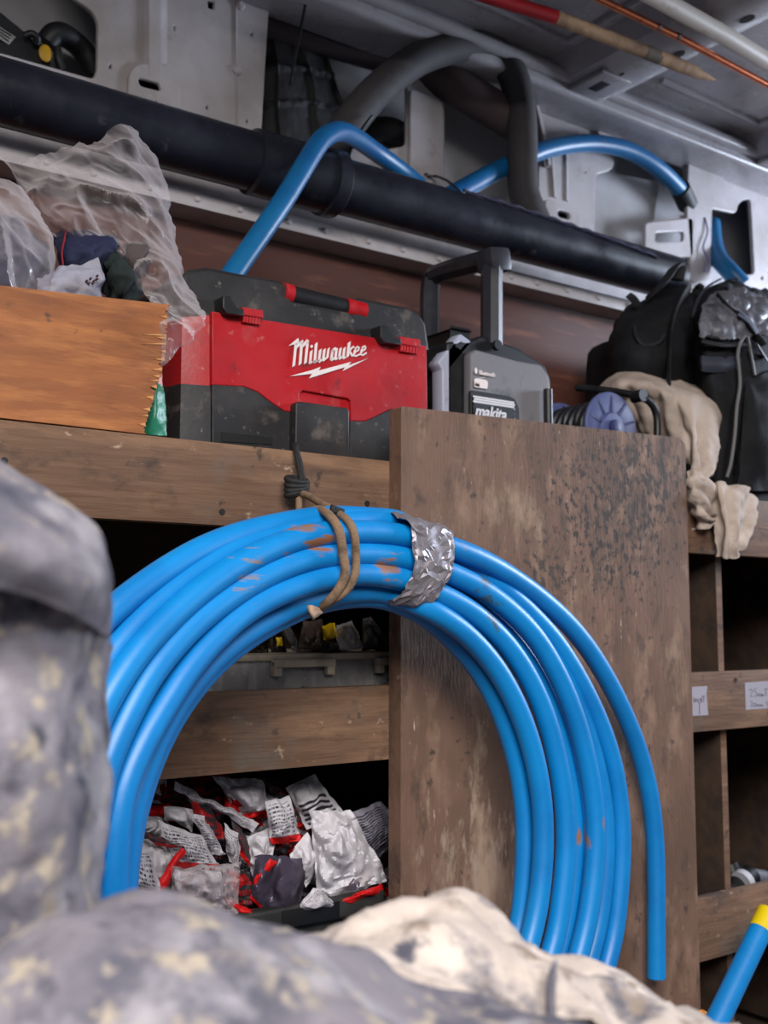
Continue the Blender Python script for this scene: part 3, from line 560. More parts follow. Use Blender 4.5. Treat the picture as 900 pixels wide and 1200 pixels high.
# clear plastic film: a real thin film, mostly see-through with glossy creases
def film(name, tint, haze, crease=55):
    m = bpy.data.materials.new(name); m.use_nodes = True; N = m.node_tree.nodes; L = m.node_tree.links; N.clear()
    out = N.new('ShaderNodeOutputMaterial'); mix = N.new('ShaderNodeMixShader'); tr = N.new('ShaderNodeBsdfTransparent'); pr = N.new('ShaderNodeBsdfPrincipled')
    tr.inputs[0].default_value = (.93, .92, .93, 1)
    pr.inputs['Base Color'].default_value = lin(tint); pr.inputs['Roughness'].default_value = .16; pr.inputs['Specular IOR Level'].default_value = .8
    tc = N.new('ShaderNodeTexCoord'); nz = N.new('ShaderNodeTexNoise'); nz.inputs['Scale'].default_value = crease; nz.inputs['Detail'].default_value = 5
    mp = N.new('ShaderNodeMapping'); mp.inputs['Scale'].default_value = (1, 1, .5); L.new(tc.outputs['Object'], mp.inputs[0]); L.new(mp.outputs[0], nz.inputs['Vector'])
    bp = N.new('ShaderNodeBump'); bp.inputs['Strength'].default_value = .35; bp.inputs['Distance'].default_value = .004; L.new(nz.outputs[0], bp.inputs['Height']); L.new(bp.outputs[0], pr.inputs['Normal'])
    lw = N.new('ShaderNodeLayerWeight'); lw.inputs['Blend'].default_value = .35; L.new(bp.outputs[0], lw.inputs['Normal'])
    n2 = N.new('ShaderNodeTexNoise'); n2.inputs['Scale'].default_value = 26; n2.inputs['Detail'].default_value = 6; L.new(mp.outputs[0], n2.inputs['Vector'])
    mr = N.new('ShaderNodeMapRange'); mr.inputs['From Min'].default_value = .5; mr.inputs['From Max'].default_value = .75; mr.inputs['To Min'].default_value = haze; mr.inputs['To Max'].default_value = haze + .25; L.new(n2.outputs[0], mr.inputs['Value'])
    ma = N.new('ShaderNodeMath'); ma.operation = 'MAXIMUM'; L.new(lw.outputs['Facing'], ma.inputs[0]); L.new(mr.outputs[0], ma.inputs[1])
    ml = N.new('ShaderNodeMath'); ml.operation = 'MULTIPLY'; ml.inputs[1].default_value = .85; L.new(ma.outputs[0], ml.inputs[0])
    L.new(ml.outputs[0], mix.inputs[0]); L.new(tr.outputs[0], mix.inputs[1]); L.new(pr.outputs[0], mix.inputs[2]); L.new(mix.outputs[0], out.inputs[0]); return m
FILM = film('clear_film', (226, 216, 218), .05, 30)
def crease(p, s=1.0):
    q = Vector((p.x + .5 * p.z, p.y, .45 * p.z - .3 * p.x)); a = abs(fbm(q * 14, 2)); b = abs(fbm(Vector((p.z + .6 * p.x, p.y, .4 * p.x - .2 * p.z)) * 34 + Vector((7, 3, 1)), 2))
    c = abs(fbm(q * 52 + Vector((3, 1, 5)), 2))
    return s * (.034 * (min(a, .35) - .2) + .010 * (min(b, .3) - .15) + .0022 * (min(c, .3) - .15))
rows = zrow([[(0, 150, .16), (70, 190, .17), (180, 150, .18), (330, 100, .19), (380, 62, .19), (465, 66, .20), (478, 110, .21)],
             [(30, 190, .16), (90, 240, .15), (200, 210, .15), (330, 160, .16), (390, 130, .165), (470, 130, .17), (560, 190, .20)],
             [(70, 290, .15), (130, 310, .13), (220, 290, .13), (330, 260, .13), (420, 230, .14), (500, 230, .15), (600, 260, .19)],
             [(110, 350, .15), (160, 370, .12), (240, 370, .11), (340, 370, .11), (430, 340, .11), (520, 340, .12), (606, 380, .17)],
             [(170, 420, .15), (220, 430, .12), (300, 440, .10), (380, 430, .10), (450, 440, .10), (540, 450, .10), (615, 490, .14)],
             [(420, 500, .12), (440, 520, .10), (460, 530, .09), (490, 540, .085), (540, 550, .08), (600, 560, .08), (660, 590, .10)],
             [(490, 640, .08), (500, 645, .07), (520, 650, .062), (550, 660, .055), (600, 680, .045), (660, 690, .04), (716, 690, .05)],
             [(545, 680, .05), (560, 690, .04), (580, 700, .03), (610, 720, .02), (650, 740, .016), (690, 750, .018), (718, 740, .025)],
             [(565, 890, .015), (570, 893, .014), (580, 888, .013), (592, 880, .012), (608, 868, .012), (622, 856, .013), (632, 850, .015)]])
sh = loft(pxr(rows), 110, 130, lambda p, u, v: crease(p, .8), 0.0).build('plastic_sheet', FILM, None, smooth=50)
tag(sh, 'large crumpled clear plastic sheet hanging over the orange plywood', 'plastic sheet')
rows = zrow([[(-90, 230, .13), (0, 245, .12), (60, 270, .12), (105, 310, .13)], [(-90, 330, .07), (0, 340, .06), (80, 360, .06), (150, 390, .08)], [(-90, 430, .05), (0, 430, .04), (100, 440, .045), (180, 460, .07)], [(-90, 530, .045), (0, 530, .035), (110, 530, .04), (205, 540, .065)], [(-90, 640, .045), (0, 640, .042), (80, 640, .045), (190, 620, .07)]])
b_ = loft(pxr(rows), 50, 50, lambda p, u, v: crease(p, .7), 0.0).build('clear_plastic_bag', FILM, None, smooth=50); tag(b_, 'clear plastic bag of dark clothing at the far left edge', 'plastic bag')
lump('bundled_clothing', zrow([[(-90, 380, .14), (-20, 360, .12), (60, 380, .11), (120, 420, .12), (170, 470, .14)], [(-90, 450, .09), (-20, 430, .075), (60, 450, .07), (120, 480, .075), (180, 520, .10)], [(-90, 560, .075), (-20, 560, .065), (60, 570, .06), (120, 580, .065), (190, 580, .09)], [(-90, 680, .09), (-20, 680, .08), (60, 690, .07), (120, 690, .075), (190, 680, .09)]]),
     cloth_mat('slate_fabric', (60, 62, 82), (34, 34, 46), 18), 'slate grey clothing inside the clear bag at far left', 'garment', amp=.010, fr=26)
# green and orange glossy packet beside the plywood's torn end
gb = thing('foil_packet', at(182, 510, .06) * 1.0, 'narrow glossy green packet with orange top between plywood and vacuum', 'packet')
gb.location.z = 1.0635
def packet(rows, m, nm): loft(pxr(rows), 12, 16, lambda p, u, v: .0018 * fbm(p * 90), .003).build(nm, m, gb, smooth=80)
packet(zrow([[(530, 960, .064), (550, 955, .058), (575, 965, .064)], [(520, 1020, .062), (550, 1020, .052), (582, 1030, .062)], [(508, 1080, .062), (545, 1085, .052), (584, 1090, .062)], [(505, 1136, .064), (545, 1140, .058), (584, 1142, .064)]]), mat('green_foil', (44, 128, 100), .3, [((150, 176, 170), 20, .58, .7)], bump=(60, .4)), 'pouch')
packet(zrow([[(540, 900, .066), (556, 890, .064), (566, 905, .066)], [(538, 940, .064), (554, 935, .06), (570, 945, .064)], [(530, 962, .064), (550, 958, .058), (575, 966, .064)]]), mat('orange_foil', (206, 104, 74), .4), 'pouch_top')
# ================================================================ backpack
def zb(p): return [(700 + a / 4.285, 300 + b / 4.285) for a, b in p]
def zbr(rows): return [[(700 + a / 4.285, 300 + b / 4.285, Y) for a, b, Y in r] for r in rows]
NYL = mat('black_nylon', (15, 15, 18), .8, [((26, 26, 31), 14, .45, .7)], bump=(300, .3), spec=.3)
NYG = mat('grey_shiny_nylon', (84, 84, 92), .42, [((112, 112, 120), 8, .45, .7), ((38, 38, 42), 12, .56, .7)], bump=(40, .3))
bpk = thing('backpack', (.98, .22, ZS), 'bulky black backpack with grey top pocket and hanging straps on the top shelf', 'backpack')
def clampz(mb, z=ZS + .0006):
    for v in mb.v: v.z = max(v.z, z)
    return mb
# left body lobe
rows = zbr([[(30, 640, .33), (36, 500, .32), (80, 340, .31), (150, 255, .30), (240, 215, .30), (330, 150, .31), (420, 130, .32)],
            [(60, 660, .22), (90, 500, .19), (130, 370, .19), (190, 290, .20), (260, 250, .21), (350, 200, .22), (450, 160, .23)],
            [(240, 700, .17), (250, 540, .13), (270, 420, .13), (300, 330, .14), (350, 280, .15), (410, 230, .17), (480, 170, .20)],
            [(430, 760, .17), (430, 560, .135), (430, 430, .13), (440, 330, .14), (450, 260, .15), (480, 210, .17), (520, 150, .20)],
            [(520, 800, .23), (520, 560, .22), (520, 430, .22), (520, 330, .22), (530, 260, .22), (540, 200, .22), (560, 150, .23)]])
mb = loft(pxr(rows), 30, 26, lambda p, u, v: .010 * fbm(p * 17) + .006 * abs(fbm(p * 38)), .01); clampz(mb).build('side_body', NYL, bpk, smooth=80)
# main lobe
rows = zbr([[(500, 1250, .20), (500, 800, .18), (470, 520, .17), (480, 300, .17), (520, 180, .18), (620, 120, .20), (700, 108, .22)],
            [(560, 1260, .10), (560, 820, .09), (530, 520, .09), (540, 330, .10), (580, 220, .12), (660, 160, .15), (720, 140, .19)],
            [(700, 1270, .07), (690, 850, .06), (690, 520, .06), (690, 350, .08), (700, 250, .10), (720, 190, .13), (760, 150, .18)],
            [(900, 1290, .07), (900, 850, .06), (890, 520, .06), (870, 380, .08), (850, 280, .10), (840, 210, .13), (820, 160, .18)],
            [(1150, 1310, .14), (1150, 850, .13), (1120, 540, .13), (1060, 380, .14), (1000, 280, .16), (940, 220, .18), (880, 170, .20)]])
mb = loft(pxr(rows), 34, 30, lambda p, u, v: .009 * fbm(p * 17) + .005 * abs(fbm(p * 38)), .01); clampz(mb).build('main_body', NYL, bpk, smooth=80)
MB().lohi((at(720, 450, .3).x, .22, ZS + .0008), (at(950, 450, .16).x, .40, 1.42), .05, 3).build('back_panel', NYL, bpk)
rows = zbr([[(505, 410, .078), (560, 415, .072), (640, 425, .064), (700, 425, .060), (760, 415, .058), (850, 400, .058)], [(505, 340, .083), (560, 330, .076), (640, 330, .068), (700, 330, .066), (760, 330, .064), (850, 330, .064)], [(530, 270, .098), (580, 255, .088), (640, 240, .082), (700, 240, .080), (760, 250, .078), (850, 270, .078)], [(570, 215, .118), (610, 200, .11), (650, 190, .105), (700, 185, .105), (760, 195, .10), (840, 230, .10)]])
loft(pxr(rows), 40, 28, lambda p, u, v: .007 * fbm(p * 30) + .007 * abs(fbm(p * 55)), .006).build('top_pocket', NYG, bpk, smooth=80)
rows = zbr([[(525, 500, .075), (600, 505, .068), (720, 500, .058)], [(525, 540, .072), (600, 545, .062), (720, 540, .054)], [(530, 580, .075), (600, 585, .068), (720, 575, .058)]])
loft(pxr(rows), 14, 8, None, .006).build('label_patch', mat('patch_grey', (52, 54, 66), .5), bpk, smooth=80)
rows = zbr([[(740, 620, .055), (800, 610, .045), (900, 560, .045), (1000, 540, .06)], [(735, 760, .045), (800, 750, .03), (900, 740, .03), (1000, 740, .05)], [(720, 980, .045), (800, 980, .03), (900, 980, .03), (1000, 980, .05)], [(700, 1180, .06), (800, 1180, .05), (900, 1180, .05), (1000, 1180, .06)]])
loft(pxr(rows), 16, 20, lambda p, u, v: .008 * fbm(p * 22), .012).build('front_pocket', NYL, bpk, smooth=80)
def strap(pts, wd, m, nm, flat=.22, sub=6):
    return MB().tube(crom([at(700 + a / 4.285, 300 + b / 4.285, Y) for a, b, Y in pts], sub), wd, 8, flat=flat).build(nm, m, bpk)
STR = mat('strap_webbing', (26, 26, 30), .7, bump=(400, .3)); GST = mat('grey_piping', (96, 93, 92), .6)
strap([(600, 200, .095), (660, 270, .07), (720, 310, .058), (790, 400, .05), (830, 450, .046)], .011, STR, 'strap')
bk = strap([(705, 285, .06), (760, 325, .05), (800, 385, .045)], .016, mat('buckle_grey', (92, 98, 112), .35), 'buckle', .3, 2)
strap([(735, 330, .054), (850, 425, .05)], .004, STR, 'buckle_slot')
strap([(665, 140, .15), (670, 190, .10), (680, 240, .075)], .006, STR, 'strap')
strap([(745, 395, .05), (715, 440, .048), (705, 500, .046), (712, 570, .046), (715, 650, .045), (700, 760, .042), (690, 900, .042), (670, 1040, .045), (650, 1110, .05)], .003, GST, 'piping', 1)
strap([(755, 410, .05), (772, 500, .045), (790, 600, .042)], .006, GST, 'pull_tab', .5)
strap([(800, 440, .044), (830, 490, .042), (850, 520, .042)], .012, NYG, 'strap_end')
strap([(185, 360, .17), (195, 410, .15), (230, 450, .14), (300, 440, .125), (335, 400, .12)], .007, STR, 'grab_loop', .6)
strap([(250, 215, .22), (300, 170, .2), (350, 110, .21), (385, 60, .22), (410, 55, .23), (400, 120, .23)], .014, STR, 'shoulder_strap', .35)
strap([(155, 195, .25), (180, 215, .24), (205, 250, .22)], .008, STR, 'strap_end')
strap([(480, 560, .165), (470, 400, .16), (490, 260, .16), (540, 170, .17), (620, 120, .19)], .004, mat('zip_grey', (48, 48, 58), .4), 'zip', 1)
strap([(360, 700, .12), (360, 500, .115), (380, 330, .125), (420, 230, .15), (460, 170, .18)], .016, STR, 'compression_strap', .25)
strap([(520, 425, .076), (620, 445, .06), (740, 440, .05)], .008, STR, 'pocket_flap', .4)
# ================================================================ canvas dust sheet
CNV = mat('cream_canvas', (176, 160, 148), .88, [((140, 124, 114), 9, .45, .63), ((194, 180, 169), 14, .55, .7)], bump=(260, .3))
cv = thing('dust_sheet', at(800, 575, .1), 'crumpled cream canvas dust sheet draped over the shelf edge beside the reel', 'dust sheet')
def c6(rows): return [[(680 + a / 3.159, 300 + b / 3.159, Y) for a, b, Y in r] for r in rows]
def folds1(p, u, v): s_ = math.sin(u * 15 + 2.2 * fbm(p * 7) + 3 * v); k_ = max(0, min(1, (v - .12) * 2)); return .014 * (1 - abs(s_)) * k_ + .008 * fbm(p * 11) + .0018 * math.sin(u * 60 + 6 * v) * k_
rows = c6([[(60, 500, .22), (130, 440, .20), (200, 420, .18), (300, 440, .16), (400, 466, .14), (505, 490, .14), (512, 520, .16)],
           [(80, 520, .17), (150, 470, .13), (230, 465, .11), (320, 490, .09), (410, 530, .07), (500, 570, .07), (522, 600, .11)],
           [(120, 560, .17), (190, 540, .14), (270, 560, .12), (350, 600, .085), (430, 650, .045), (505, 690, .04), (532, 690, .08)],
           [(170, 620, .17), (230, 620, .14), (300, 660, .12), (370, 700, .07), (440, 740, .03), (490, 770, .025), (515, 730, .06)],
           [(240, 700, .16), (290, 710, .13), (340, 740, .10), (390, 780, .06), (430, 805, .02), (470, 825, .012), (492, 810, .04)]])
mb = loft(pxr(rows), 90, 50, folds1, .006)
for v in mb.v:
    if v.y > .02: v.z = max(v.z, 1.0712)
mb.build('draped_cloth', CNV, cv, smooth=80)
def folds2(p, u, v): return .004 * math.sin(v * 26 + 4 * fbm(p * 14)) + .004 * fbm(p * 30)
rows = c6([[(395, 800, .03), (430, 790, .015), (480, 820, .004), (500, 850, .008)], [(385, 840, .02), (420, 840, -.002), (470, 870, -.008), (505, 900, .004)], [(395, 900, .02), (425, 910, -.002), (465, 930, -.008), (500, 960, .004)], [(420, 960, .02), (440, 975, .005), (470, 985, 0), (498, 975, .01)], [(438, 1006, .02), (450, 1006, .012), (475, 1000, .01), (497, 980, .012)]])
mb = loft(pxr(rows), 30, 40, folds2, .006); mb.build('knotted_end', CNV, cv, smooth=80)
rows = c6([[(480, 835, .015), (530, 840, -.002), (590, 850, -.002), (640, 880, .008), (660, 945, .012)], [(490, 880, .01), (530, 890, -.012), (575, 900, -.012), (625, 930, 0), (656, 980, .008)], [(500, 960, .01), (535, 970, -.012), (575, 970, -.014), (615, 990, -.002), (645, 1020, .006)], [(508, 1060, .012), (540, 1070, -.008), (575, 1060, -.012), (600, 1060, -.002), (625, 1050, .006)], [(512, 1112, .014), (535, 1116, 0), (570, 1122, -.004), (590, 1095, .002), (612, 1068, .008)]])
mb = loft(pxr(rows), 40, 34, lambda p, u, v: .005 * math.sin(u * 20 + 3 * fbm(p * 14)) + .003 * fbm(p * 30), .005); mb.build('hanging_corner', CNV, cv, smooth=80)
# ================================================================ pipes and bits along the upper side
WASTE = mat('black_waste_pipe', (24, 26, 36), .34, [((40, 42, 54), 7, .45, .7), ((74, 72, 76), 20, .64, .76)], bump=(100, .08), rvar=.12)
wp = thing('waste_pipe', (.2, .34, 1.537), 'long black plastic waste pipe lying on the ledge above the plywood lining', 'pipe')
xe = at(786, 318, .34).x
yw, zw, rw = .335, 1.5845, .0465
MB().tube([(-1.3, yw, zw), (xe - .02, yw, zw), (xe, yw, zw)], rw, 36, caps=False).build('tube', WASTE, wp, smooth=60)
MB().tube([(xe - .05, yw, zw), (xe, yw, zw)], rw - .004, 36).build('bore', M_DARK, wp, smooth=60)
xcp = at(378, 210, yw).x
MB().lathe([(rw, -.08), (rw + .006, -.075), (rw + .006, .06), (rw + .010, .062), (rw + .010, .085), (rw + .004, .09), (rw, .09)], 36, Matrix.Translation((xcp - .06, yw, zw)) @ Matrix.Rotation(math.pi / 2, 4, 'Y')).build('coupling', WASTE, wp, smooth=40)
# twisted cord lying along the pipe
cpts = []; a_ = at(535, 222, .30); 
for k in range(61):
    t = k / 60; x = at(548, 230, .3).x + (at(765, 325, .3).x - at(548, 230, .3).x) * t; ang = math.radians(118 + 46 * t); 
    cpts.append((x, yw + math.cos(ang) * (rw + .0035) * 1.0 + .0015 * math.sin(k * 1.2), zw + math.sin(ang) * (rw + .0035) + .0015 * math.cos(k * 1.2)))
tag(MB().tube(cpts, .0035, 6).build('cord', mat('dark_cord', (52, 48, 74), .8)), 'thin dark cord lying along the black waste pipe', 'cord')
PX = lambda pts: crom([at(x, y, Y) for x, y, Y in pts], 8)
HOSE = mat('grey_foam_hose', (60, 56, 58), .75, [((78, 72, 72), 5, .45, .7), ((46, 42, 44), 14, .55, .75)], bump=(180, .2))
tag(MB().tube(PX([(352, 225, .425), (378, 190, .425), (405, 150, .425), (440, 108, .425), (485, 72, .425), (525, 57, .425), (556, 54, .425), (582, 63, .425), (600, 86, .42), (609, 120, .42), (612, 160, .42), (612, 200, .42), (615, 230, .42), (632, 268, .42)]), .031, 20).build('foam_lagging', HOSE), 'grey foam pipe lagging bent into an arch above the waste pipe', 'pipe lagging')
LAG = mat('dark_grey_lagging', (74, 62, 64), .75, [((96, 80, 80), 5, .45, .7)], bump=(180, .2))
tag(MB().tube(PX([(262, 10, .565), (320, 24, .56), (400, 47, .55), (478, 72, .52), (540, 105, .475), (585, 132, .458), (604, 144, .455)]), .0385, 20).build('foam_lagging', LAG), 'long straight grey foam lagging running behind the steel cut-outs', 'pipe lagging')
BL2 = mat('blue_pipe_grubby', (16, 106, 158), .4, [((12, 84, 146), 7, .42, .7), ((70, 100, 126), 20, .62, .76)])
tag(MB().tube(PX([(262, 338, .222), (272, 322, .225), (330, 238, .25), (368, 176, .268), (382, 160, .28), (397, 154, .30), (414, 160, .335), (440, 178, .39), (470, 200, .42), (492, 218, .425)]), .0165, 18, caps=True).build('blue_pipe', BL2), 'short bent blue pipe leaning over the black waste pipe behind the vacuum', 'pipe')
o = MB().tube(PX([(525, 232, .40), (560, 212, .43), (600, 192, .458), (640, 175, .465), (690, 168, .468), (735, 176, .468), (772, 198, .472), (800, 226, .49)]), .0195, 18, caps=True).build('blue_pipe', BL2); tag(o, 'arched blue pipe running behind the foam arch into the steel wall', 'pipe')
MB().tube([at(797, 221, .486), at(806, 240, .505)], .024, 18).build('end_cap', M_DARK, o)
tag(MB().tube(PX([(834, 262, .53), (836, 285, .51), (842, 303, .48), (855, 318, .44), (870, 334, .42)]), .022, 16).build('blue_pipe', BL2), 'short blue pipe stub poking from the steel hole above the backpack', 'pipe')
# cable ties and cords
TIE = mat('black_tie', (14, 14, 16), .4)
tag(MB().tube(PX([(361, -14, .455), (357, 10, .44), (350, 45, .42), (344, 75, .40), (340, 98, .39)]), .0028, 6).build('cable_tie', TIE), 'black cable tie tail hanging over the dark cut-out', 'cable tie')
tag(MB().tube(PX([(436, 136, .385), (428, 146, .38), (420, 158, .37), (413, 170, .365), (408, 186, .38)]), .0028, 6).build('cable_tie', TIE), 'black cable tie around the bend of the leaning blue pipe', 'cable tie')
tag(MB().tube(PX([(500, 206, .484), (512, 207, .47), (524, 212, .42), (534, 220, .375), (542, 228, .33)]), .0026, 6).build('cable_tie', TIE), 'black cable tie threaded through the steel post beside the arch', 'cable tie')
tag(MB().tube(PX([(826, 255, .487), (829, 272, .482), (824, 290, .48), (830, 305, .47), (826, 318, .44)]), .002, 6).build('wire', mat('lilac_wire', (96, 90, 140), .5)), 'thin lilac wire hanging by the blue pipe stub', 'wire')
# dark padded bundle behind the second cut-out
BAGM = mat('dark_padding', (30, 29, 31), .7, [((44, 42, 44), 9, .45, .7)], bump=(120, .3))
def pads(p, u, v):
    return .012 * (min(1, 6 * abs(math.sin(u * 9.5))) * min(1, 6 * abs(math.sin(v * 9.5 + u * 1.2))) - .6) + .004 * fbm(p * 20)
rows = pxr([[(290, 45, .585), (320, 42, .565), (350, 52, .56), (384, 66, .57)], [(290, 90, .57), (325, 85, .545), (365, 92, .545), (396, 105, .565)], [(290, 130, .57), (325, 128, .54), (370, 132, .54), (410, 142, .56)], [(290, 200, .57), (330, 195, .545), (380, 195, .545), (430, 190, .565)]])
tag(loft(rows, 60, 50, pads, .008).build('padded_bundle', BAGM, smooth=60), 'black padded bundle stuffed behind the steel cut-out', 'bundle')
tag(MB().tube(PX([(380, 195, .575), (420, 160, .575), (455, 152, .572), (478, 168, .57), (490, 190, .57)]), .026, 12).build('black_hose', BAGM), 'short black hose lying in the cut-out under the foam arch', 'hose')
# black tool in the left cut-out
tl = thing('black_hand_tool', at(40, 75, .53), 'black tool with yellow dot and strap in the left cut-out', 'tool')
TB = mat('tool_black', (20, 20, 23), .5)
def dots(p): return [(a / 3.913, b / 3.913) for a, b in p]
mb = MB(); wall_plate(mb, [rnd(dots([(-60, 30), (0, 60), (110, 150), (140, 180), (200, 210), (230, 300), (60, 270), (-60, 190)]), 4)], .525, .03, .003); mb.build('body', TB, tl)
mb = MB(); wall_plate(mb, [dots([(-20, 115), (0, 122), (74, 170), (40, 205), (-20, 165)])], .5215, .002); lb = mb.build('sticker', mat('sticker_white', (150, 148, 146), .6), tl)
mb = MB()
for k in range(3):
    q = dots([(0, 132 + k * 13), (52 - k * 6, 164 + k * 13)]); mb.tube([at(*p, .5205) for p in q], .0009, 4)
mb.build('print', M_DARK, lb)
for loop_, r_ in (([(115, 165, .515), (145, 155, .51), (170, 175, .51), (165, 200, .515)], .006), ([(215, 200, .53), (250, 160, .525), (300, 165, .525), (370, 220, .535), (410, 280, .54), (430, 330, .545)], .019), ([(262, 220, .52), (268, 270, .518), (285, 320, .52)], .007)):
    MB().tube(crom([at(a / 3.913, b / 3.913, Y) for a, b, Y in loop_], 6), r_, 10).build('strap', TB, tl)
MB().lathe([(.0105, 0), (.0105, .004), (.007, .006)], 18, Matrix.Translation(at(205 / 3.913, 248 / 3.913, .521)) @ RX @ Matrix.Scale(1.35, 4, (0, 1, 0))).build('button', mat('yellow_button', (196, 148, 30), .5), tl)
# ================================================================ poles slung under the roof
def pole(pts, Z, r, seg=14): return MB().tube([at(x, y, Z=Z_) for (x, y), Z_ in zip(pts, Z)], r, seg)
pr_ = thing('marker_pole', at(700, 40, Z=1.9), 'red and bare wood pole with pointed tip slung under the roof', 'pole')
Zp = 1.915
def lp(px, py): return at(px, py, Z=Zp)
MB().tube([lp(300, -100), lp(480, -38), lp(560, -8), lp(651, 20)], .0125, 16).build('painted_shaft', mat('red_paint', (166, 16, 24), .4, [((130, 12, 20), 8, .5, .7)]), pr_)
WD = mat('weathered_stick', (168, 132, 96), .8, [((110, 80, 56), 14, .45, .68), ((196, 164, 128), 20, .58, .74)], bump=(90, .6))
MB().tube([lp(650.5, 20), lp(700, 39), lp(760, 62), lp(800, 78), lp(818, 86), lp(838, 94)], [.0124, .0122, .0125, .0125, .010, .002], 14).build('wooden_shaft', WD, pr_)
MB().tube([lp(755, 60), lp(772, 67)], .0129, 14).build('stained_band', mat('stick_dark', (92, 78, 62), .8), pr_)
COP = mat('copper', (196, 110, 72), .28, [((150, 76, 50), 20, .5, .7), ((90, 52, 40), 40, .66, .75)], metal=.9)
cpp = thing('copper_pipe', at(800, 45, Z=1.93), 'thin copper pipe slung under the roof between the poles', 'pipe')
MB().tube([at(420, -145, Z=1.93), at(620, -45, Z=1.93), at(705, 0, Z=1.93), at(800, 46, Z=1.93), at(940, 121, Z=1.93), at(1150, 228, Z=1.93)], .0068, 12).build('tube', COP, cpp)
for x, y in ((793, 42), (770, 31)):
    p = at(x, y, Z=1.93); MB().tube([p, p + Vector((.008, 0, .0))], .0071, 10).build('tarnish_ring', mat('tarnish', (92, 56, 42), .6), cpp)
WPL = mat('grubby_white_plastic', (206, 196, 184), .45, [((150, 124, 98), 9, .54, .70, (1, 3, 3)), ((110, 86, 66), 30, .64, .74)])
tag(MB().tube([at(500, -160, Z=1.94), at(640, -78, Z=1.94), at(760, -8, Z=1.94), at(850, 42, Z=1.94), at(960, 110, Z=1.94), at(1150, 222, Z=1.94)], .0165, 18).build('plastic_conduit', WPL), 'grubby white plastic pipe slung under the roof at top right', 'pipe')

# wire hangers that carry the poles, just above the frame
for (x, y), Z_, r_ in (((420, -58), 1.915, .0125), ((520, -95), 1.93, .0068), ((600, -102), 1.94, .0165), ((1040, 172), 1.93, .0068), ((1040, 157), 1.94, .0165)):
    p = at(x, y, Z=Z_); q = r_ + .003
    MB().tube([Vector((p.x, p.y - q, ZR + .02)), Vector((p.x, p.y - q, p.z))] + [Vector((p.x, p.y - q * math.cos(a), p.z - q * math.sin(a))) for a in (.5, 1, 1.57, 2.1, 2.6)] + [Vector((p.x, p.y + q, p.z)), Vector((p.x, p.y + q, ZR + .02))], .002, 6).build('wire_hanger', M_DARK, roof)
# ================================================================ cord and tape on the coil
ROPE = mat('tan_cord', (132, 106, 82), .85, [((96, 76, 58), 60, .45, .65)], bump=(500, .6))
def zq(p): return [(300 + a / 3.46, 540 + b / 3.46, Y) for a, b, Y in p]
def rope_path(p, sub=8): return crom([at(x, y, Y) for x, y, Y in zq(p)], sub)
def braid(path, r, seg=10):
    rr = [r for i in range(len(path))]; return MB().tube(path, rr, seg)
cord = thing('rope_loop', at(345, 572, 0), 'tan rope looped around the blue coil and tied to black cord on the plank', 'cord')
yf = -.172
braid(rope_path([(170, 128, .006), (210, 142, -.02), (262, 172, -.08), (325, 208, -.13), (372, 243, -.160), (398, 295, yf), (405, 380, yf + .004), (402, 455, yf + .004), (375, 515, yf + .008), (318, 562, -.155), (262, 592, -.125), (258, 560, -.075), (300, 470, -.07), (350, 350, -.07), (370, 250, -.09)], 14), .0046).build('loop', ROPE, cord)
braid(rope_path([(175, 240, -.06), (222, 205, -.105), (268, 202, -.135), (310, 236, -.163), (338, 290, yf), (353, 380, yf + .003), (362, 455, yf + .003), (332, 525, yf + .008), (285, 578, -.15), (248, 598, -.12), (235, 560, -.075), (280, 470, -.07), (330, 350, -.07), (350, 250, -.09)], 14), .0052).build('loop', ROPE, cord)
braid(rope_path([(172, 135, .002), (174, 180, -.004), (172, 235, -.012), (172, 290, -.02)]), .0042).build('loop_tail', ROPE, cord)
rows = pxr([[(x, y, Y) for x, y, Y in zq(r)] for r in ([(190, 590, -.14), (225, 585, -.15), (262, 600, -.14)], [(205, 615, -.14), (230, 620, -.152), (270, 618, -.14)], [(222, 640, -.14), (235, 645, -.146), (240, 640, -.14)])])
loft(rows, 12, 10, lambda p, u, v: .002 * fbm(p * 80), .003).build('frayed_end', mat('frayed_cord', (168, 140, 118), .9), cord, smooth=80)
kn = thing('tie_string', at(347, 560, .01), 'black cord knotted over the top plank above the coil', 'cord')
BC = mat('black_cord', (20, 20, 20), .7, bump=(400, .4))
for k in range(4):
    cpt = at(*[(300 + a / 3.46, 540 + b / 3.46) for a, b in [(162, 80 + k * 17)]][0], .008); a = k * .5
    MB().tube([cpt + Vector((.0135 * math.cos(t), .009 * math.sin(t) - .002, .004 * math.sin(t + a))) for t in (2 * math.pi * i / 18 for i in range(19))], .0042, 8).build('knot_turn', BC, kn)
MB().tube(rope_path([(185, 110, .004), (180, 60, .008), (168, 0, .014), (160, -40, .020), (157, -62, .026), (155, -66, .05)], 6), .0032, 8).build('strand', BC, kn)
MB().tube(rope_path([(206, 112, .004), (190, 60, .006), (178, 0, .012), (166, -40, .018), (163, -62, .024), (160, -67, .05)], 6), .0032, 8).build('strand', BC, kn)
FOIL = mat('duct_tape', (150, 144, 150), .36, [((112, 106, 112), 12, .45, .7)], metal=.55, bump=(60, .12, (1, 1, 1), .004))
